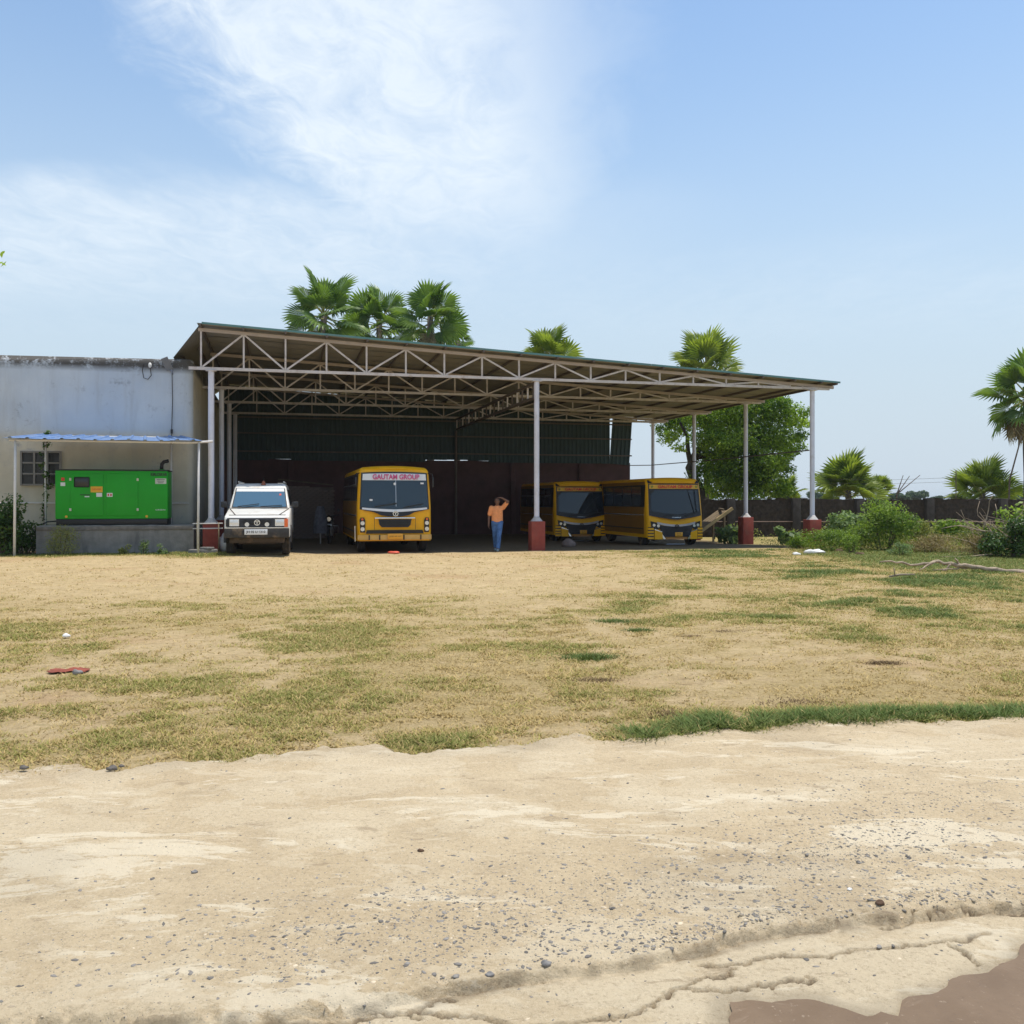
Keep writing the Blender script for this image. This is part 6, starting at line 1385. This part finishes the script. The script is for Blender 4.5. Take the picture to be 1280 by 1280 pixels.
# ------------------------------------------------------------------ grass and gravel
def build_grass():
    rng = np.random.default_rng(42)
    # tufts thinning with distance from the road
    n = 190000; u = rng.random(n); y = 4.7*(29.5/4.7)**u; x = rng.uniform(-1, 1, n)*(y*.60+.8)
    g, b = cover(x, y); e = y-road_edge(x)
    fine = fbm(x, y, 5, 3, 301)
    dens = np.clip(.10+1.0*g+.26*(1-b)*sstep(.45, .62, fine)-.26*b*(1-g), .055, 1)
    shed = (y-.25*x > 28.4) & (x < 9)
    keep = (rng.random(n) < dens) & (e > -.16+.5*(fbm(x, y, 2.6, 3, 303)-.35)) & ~shed
    x, y, g, b = x[keep], y[keep], g[keep], b[keep]; nt = len(x); k = 7
    X = np.repeat(x, k)+rng.normal(size=nt*k)*(.018+.0022*np.repeat(y, k)); Y = np.repeat(y, k)+rng.normal(size=nt*k)*(.018+.0022*np.repeat(y, k)); Gg = np.repeat(g, k); D = np.repeat(y, k); N_ = len(X)
    deepg = np.clip(Gg*1.6-.6, 0, 1); hgt = (.010+(.018+.034*deepg)*Gg*rng.random(N_)+.016*rng.random(N_))*(1+.012*D); a = rng.uniform(0, 6.28, N_); ln = hgt*rng.uniform(.6, 2.8, N_)
    w = (.0022+.0011*D**.75)*rng.uniform(.6, 1.3, N_)
    z0 = gz(X, Y)+(fbm(X, Y, 1.1, 4, 51)-.5)*.05*sstep(-.2, .8, Y-road_edge(X))-.006
    wa = a+rng.uniform(.8, 2.2, N_)
    base = np.stack([X, Y, z0], 1); off = np.stack([np.cos(wa)*w, np.sin(wa)*w, 0*w], 1); tip = base+np.stack([np.cos(a)*ln, np.sin(a)*ln, hgt], 1)
    V_ = np.stack([base-off, base+off, tip], 1).reshape(-1, 3)
    isg = rng.random(N_) < np.clip(Gg*1.15-.02+.10*(fbm(X, Y, .7, 3, 311) > .52), 0, .95)
    dry = np.array([.54, .405, .175])*rng.uniform(.65, 1.15, N_)[:, None]; deep = np.clip(Gg*1.3-.35, 0, 1)[:, None]
    grn = (np.array([.36, .325, .09])*(1-deep)+np.array([.115, .175, .045])*deep)*rng.uniform(.7, 1.25, N_)[:, None]
    c = np.where(isg[:, None], grn, dry); c4 = np.concatenate([c, np.ones((N_, 1))], 1); c4 = np.repeat(c4, 3, 0)
    o = fast_mesh('grass', V_, np.arange(3*N_).reshape(-1, 3), tint_mat('grass_blade'), col=c4)
    tag(o, 'sparse dry and green grass growing across the sandy yard', 'grass', kind='stuff')
    # darker tussocks that can be told apart
    rn = random.Random(6)
    for i, (px, py, w_, gr, lb) in enumerate(((770, 777, .5, 1, 'green grass tussock near mid yard, upper of the two left ones'), (738, 821, .42, 1, 'round dark green grass tussock left of centre right yard'), (798, 789, .25, 1, 'small dark tussock just right of the upper green tussock'), (863, 796, .2, 0, 'small dark brown tuft in the middle right yard'), (1106, 829, .24, 0, 'dark brown dry tuft standing alone at right'), (912, 790, .35, 0, 'flat brown green tuft right of the small brown tuft'), (885, 853, .42, 0, 'brown withered clump in the right middle yard'), (1024, 881, .6, 0, 'long brown withered clump just behind the green verge'), (848, 894, .4, 0, 'withered clump touching the green verge at left'), (745, 851, .3, 0, 'withered tuft below the round green tussock'))):
        x0, y0, z0_ = gp(px, py); rg = np.random.default_rng(400+i); m = 1100
        q = rg.normal(size=(m, 2))*np.array([w_*.32, w_*.20]); hh = rg.uniform(.012, .05 if gr else .03, m); an = rg.uniform(0, 6.28, m); wv = an+1.5
        bs = np.stack([q[:, 0], q[:, 1], np.full(m, -.01)], 1); of = np.stack([np.cos(wv), np.sin(wv), 0*wv], 1)*.006; tp = bs+np.stack([np.cos(an)*hh*1.5, np.sin(an)*hh*1.5, hh], 1)
        Vt = np.stack([bs-of, bs+of, tp], 1).reshape(-1, 3)
        base_c = np.array([.115, .165, .04]) if gr else np.array([.17, .115, .06]); cc = np.repeat(np.concatenate([base_c*rg.uniform(.6, 1.3, m)[:, None], np.ones((m, 1))], 1), 3, 0)
        t = fast_mesh('grass_tuft', Vt, np.arange(3*m).reshape(-1, 3), bpy.data.materials['grass_blade'], col=cc); t.location = (x0, y0, z0_); tag(t, lb, 'grass tuft', 'tussocks in the yard')
build_grass()
def build_gravel():
    rng = np.random.default_rng(9); n = 420000; y = 2.6*(6.9/2.6)**rng.random(n); x = rng.uniform(-1, 1, n)*(y*.58+.1)
    p = np.clip(pebble_zone(x, y), 0, 1.3)*.13+.0035; keep = rng.random(n) < p; x, y = x[keep], y[keep]; n = len(x)
    z = road_fields(x, y)[0]; s = rng.lognormal(-5.4, .5, n); s = np.clip(s, .0025, .013)
    ph = (1+5**.5)/2; ico = np.array([(-1, ph, 0), (1, ph, 0), (-1, -ph, 0), (1, -ph, 0), (0, -1, ph), (0, 1, ph), (0, -1, -ph), (0, 1, -ph), (ph, 0, -1), (ph, 0, 1), (-ph, 0, -1), (-ph, 0, 1)])/1.9
    fa = np.array([(0, 11, 5), (0, 5, 1), (0, 1, 7), (0, 7, 10), (0, 10, 11), (1, 5, 9), (5, 11, 4), (11, 10, 2), (10, 7, 6), (7, 1, 8), (3, 9, 4), (3, 4, 2), (3, 2, 6), (3, 6, 8), (3, 8, 9), (4, 9, 5), (2, 4, 11), (6, 2, 10), (8, 6, 7), (9, 8, 1)])
    a = rng.uniform(0, 6.28, n); ca, sa = np.cos(a), np.sin(a)
    P = ico[None]*(1+rng.uniform(-.25, .25, (n, 12, 1))); P = P*np.stack([s*rng.uniform(.9, 1.6, n), s*rng.uniform(.6, 1, n), s*rng.uniform(.28, .5, n)], 1)[:, None, :]
    Q = np.stack([P[..., 0]*ca[:, None]-P[..., 1]*sa[:, None], P[..., 0]*sa[:, None]+P[..., 1]*ca[:, None], P[..., 2]], -1)+np.stack([x, y, z-s*.14], 1)[:, None, :]
    c = np.where((rng.random(n) < .8)[:, None], np.array([.20, .185, .165]), np.array([.46, .38, .27]))*rng.uniform(.6, 1.4, n)[:, None]; c4 = np.repeat(np.concatenate([c, np.ones((n, 1))], 1), 12, 0)
    o = fast_mesh('gravel', Q.reshape(-1, 3), (fa[None]+12*np.arange(n)[:, None, None]).reshape(-1, 3), tint_mat('gravel_stone', .85, 0), col=c4)
    tag(o, 'grey aggregate pebbles exposed in the worn road surface', 'gravel', kind='stuff')
    # larger loose stones and clods on the road: things of their own would be lost among gravel, so only the larger ones
    for i, (px, py, r, lb) in enumerate(((683, 1212, .018, 'loose dark stone on the broken ledge near the middle'), (612, 1222, .015, 'loose grey stone left of the dark stone on the ledge'), (243, 1096, .014, 'small brown stone by the flaked patch at left road'), (526, 1069, .014, 'tiny red brown stone in mid road'), (1100, 1136, .018, 'brown clod on the ledge at right'), (1062, 1120, .010, 'white chip among the pebbles at right'))):
        x, y = W(px, 1840/(py-625)), 1840/(py-625); z = float(road_fields(np.array([x]), np.array([y]))[0][0])
        lump('loose_stone', lb, 'stone', (x, y, z+r*.3), (r, r*.7, r*.6), m_stone if i not in (3, 4, 5) else (m_tarp if i == 5 else bpy.data.materials['red_earth']), 70+i, .3)
build_gravel()

# ------------------------------------------------------------------ hazy air
def build_haze():
    b = MB().box((0, 1800, 6.6), (6400, 4800, 16.4)); m = bpy.data.materials.new('pale_haze'); m.use_nodes = True; N = m.node_tree.nodes; L = m.node_tree.links
    N.remove(N['Principled BSDF']); v = N.new('ShaderNodeVolumePrincipled'); v.inputs['Color'].default_value = (.80, .87, .95, 1); v.inputs['Density'].default_value = HAZE_DENSITY; v.inputs['Anisotropy'].default_value = 0
    L.new(v.outputs[0], N['Material Output'].inputs['Volume'])
    o = b.build('haze', m); o['kind'] = 'stuff'; o['label'] = 'thin pale haze in the air over the whole yard'; o['category'] = 'haze'
HAZE_DENSITY = .00022
build_haze()
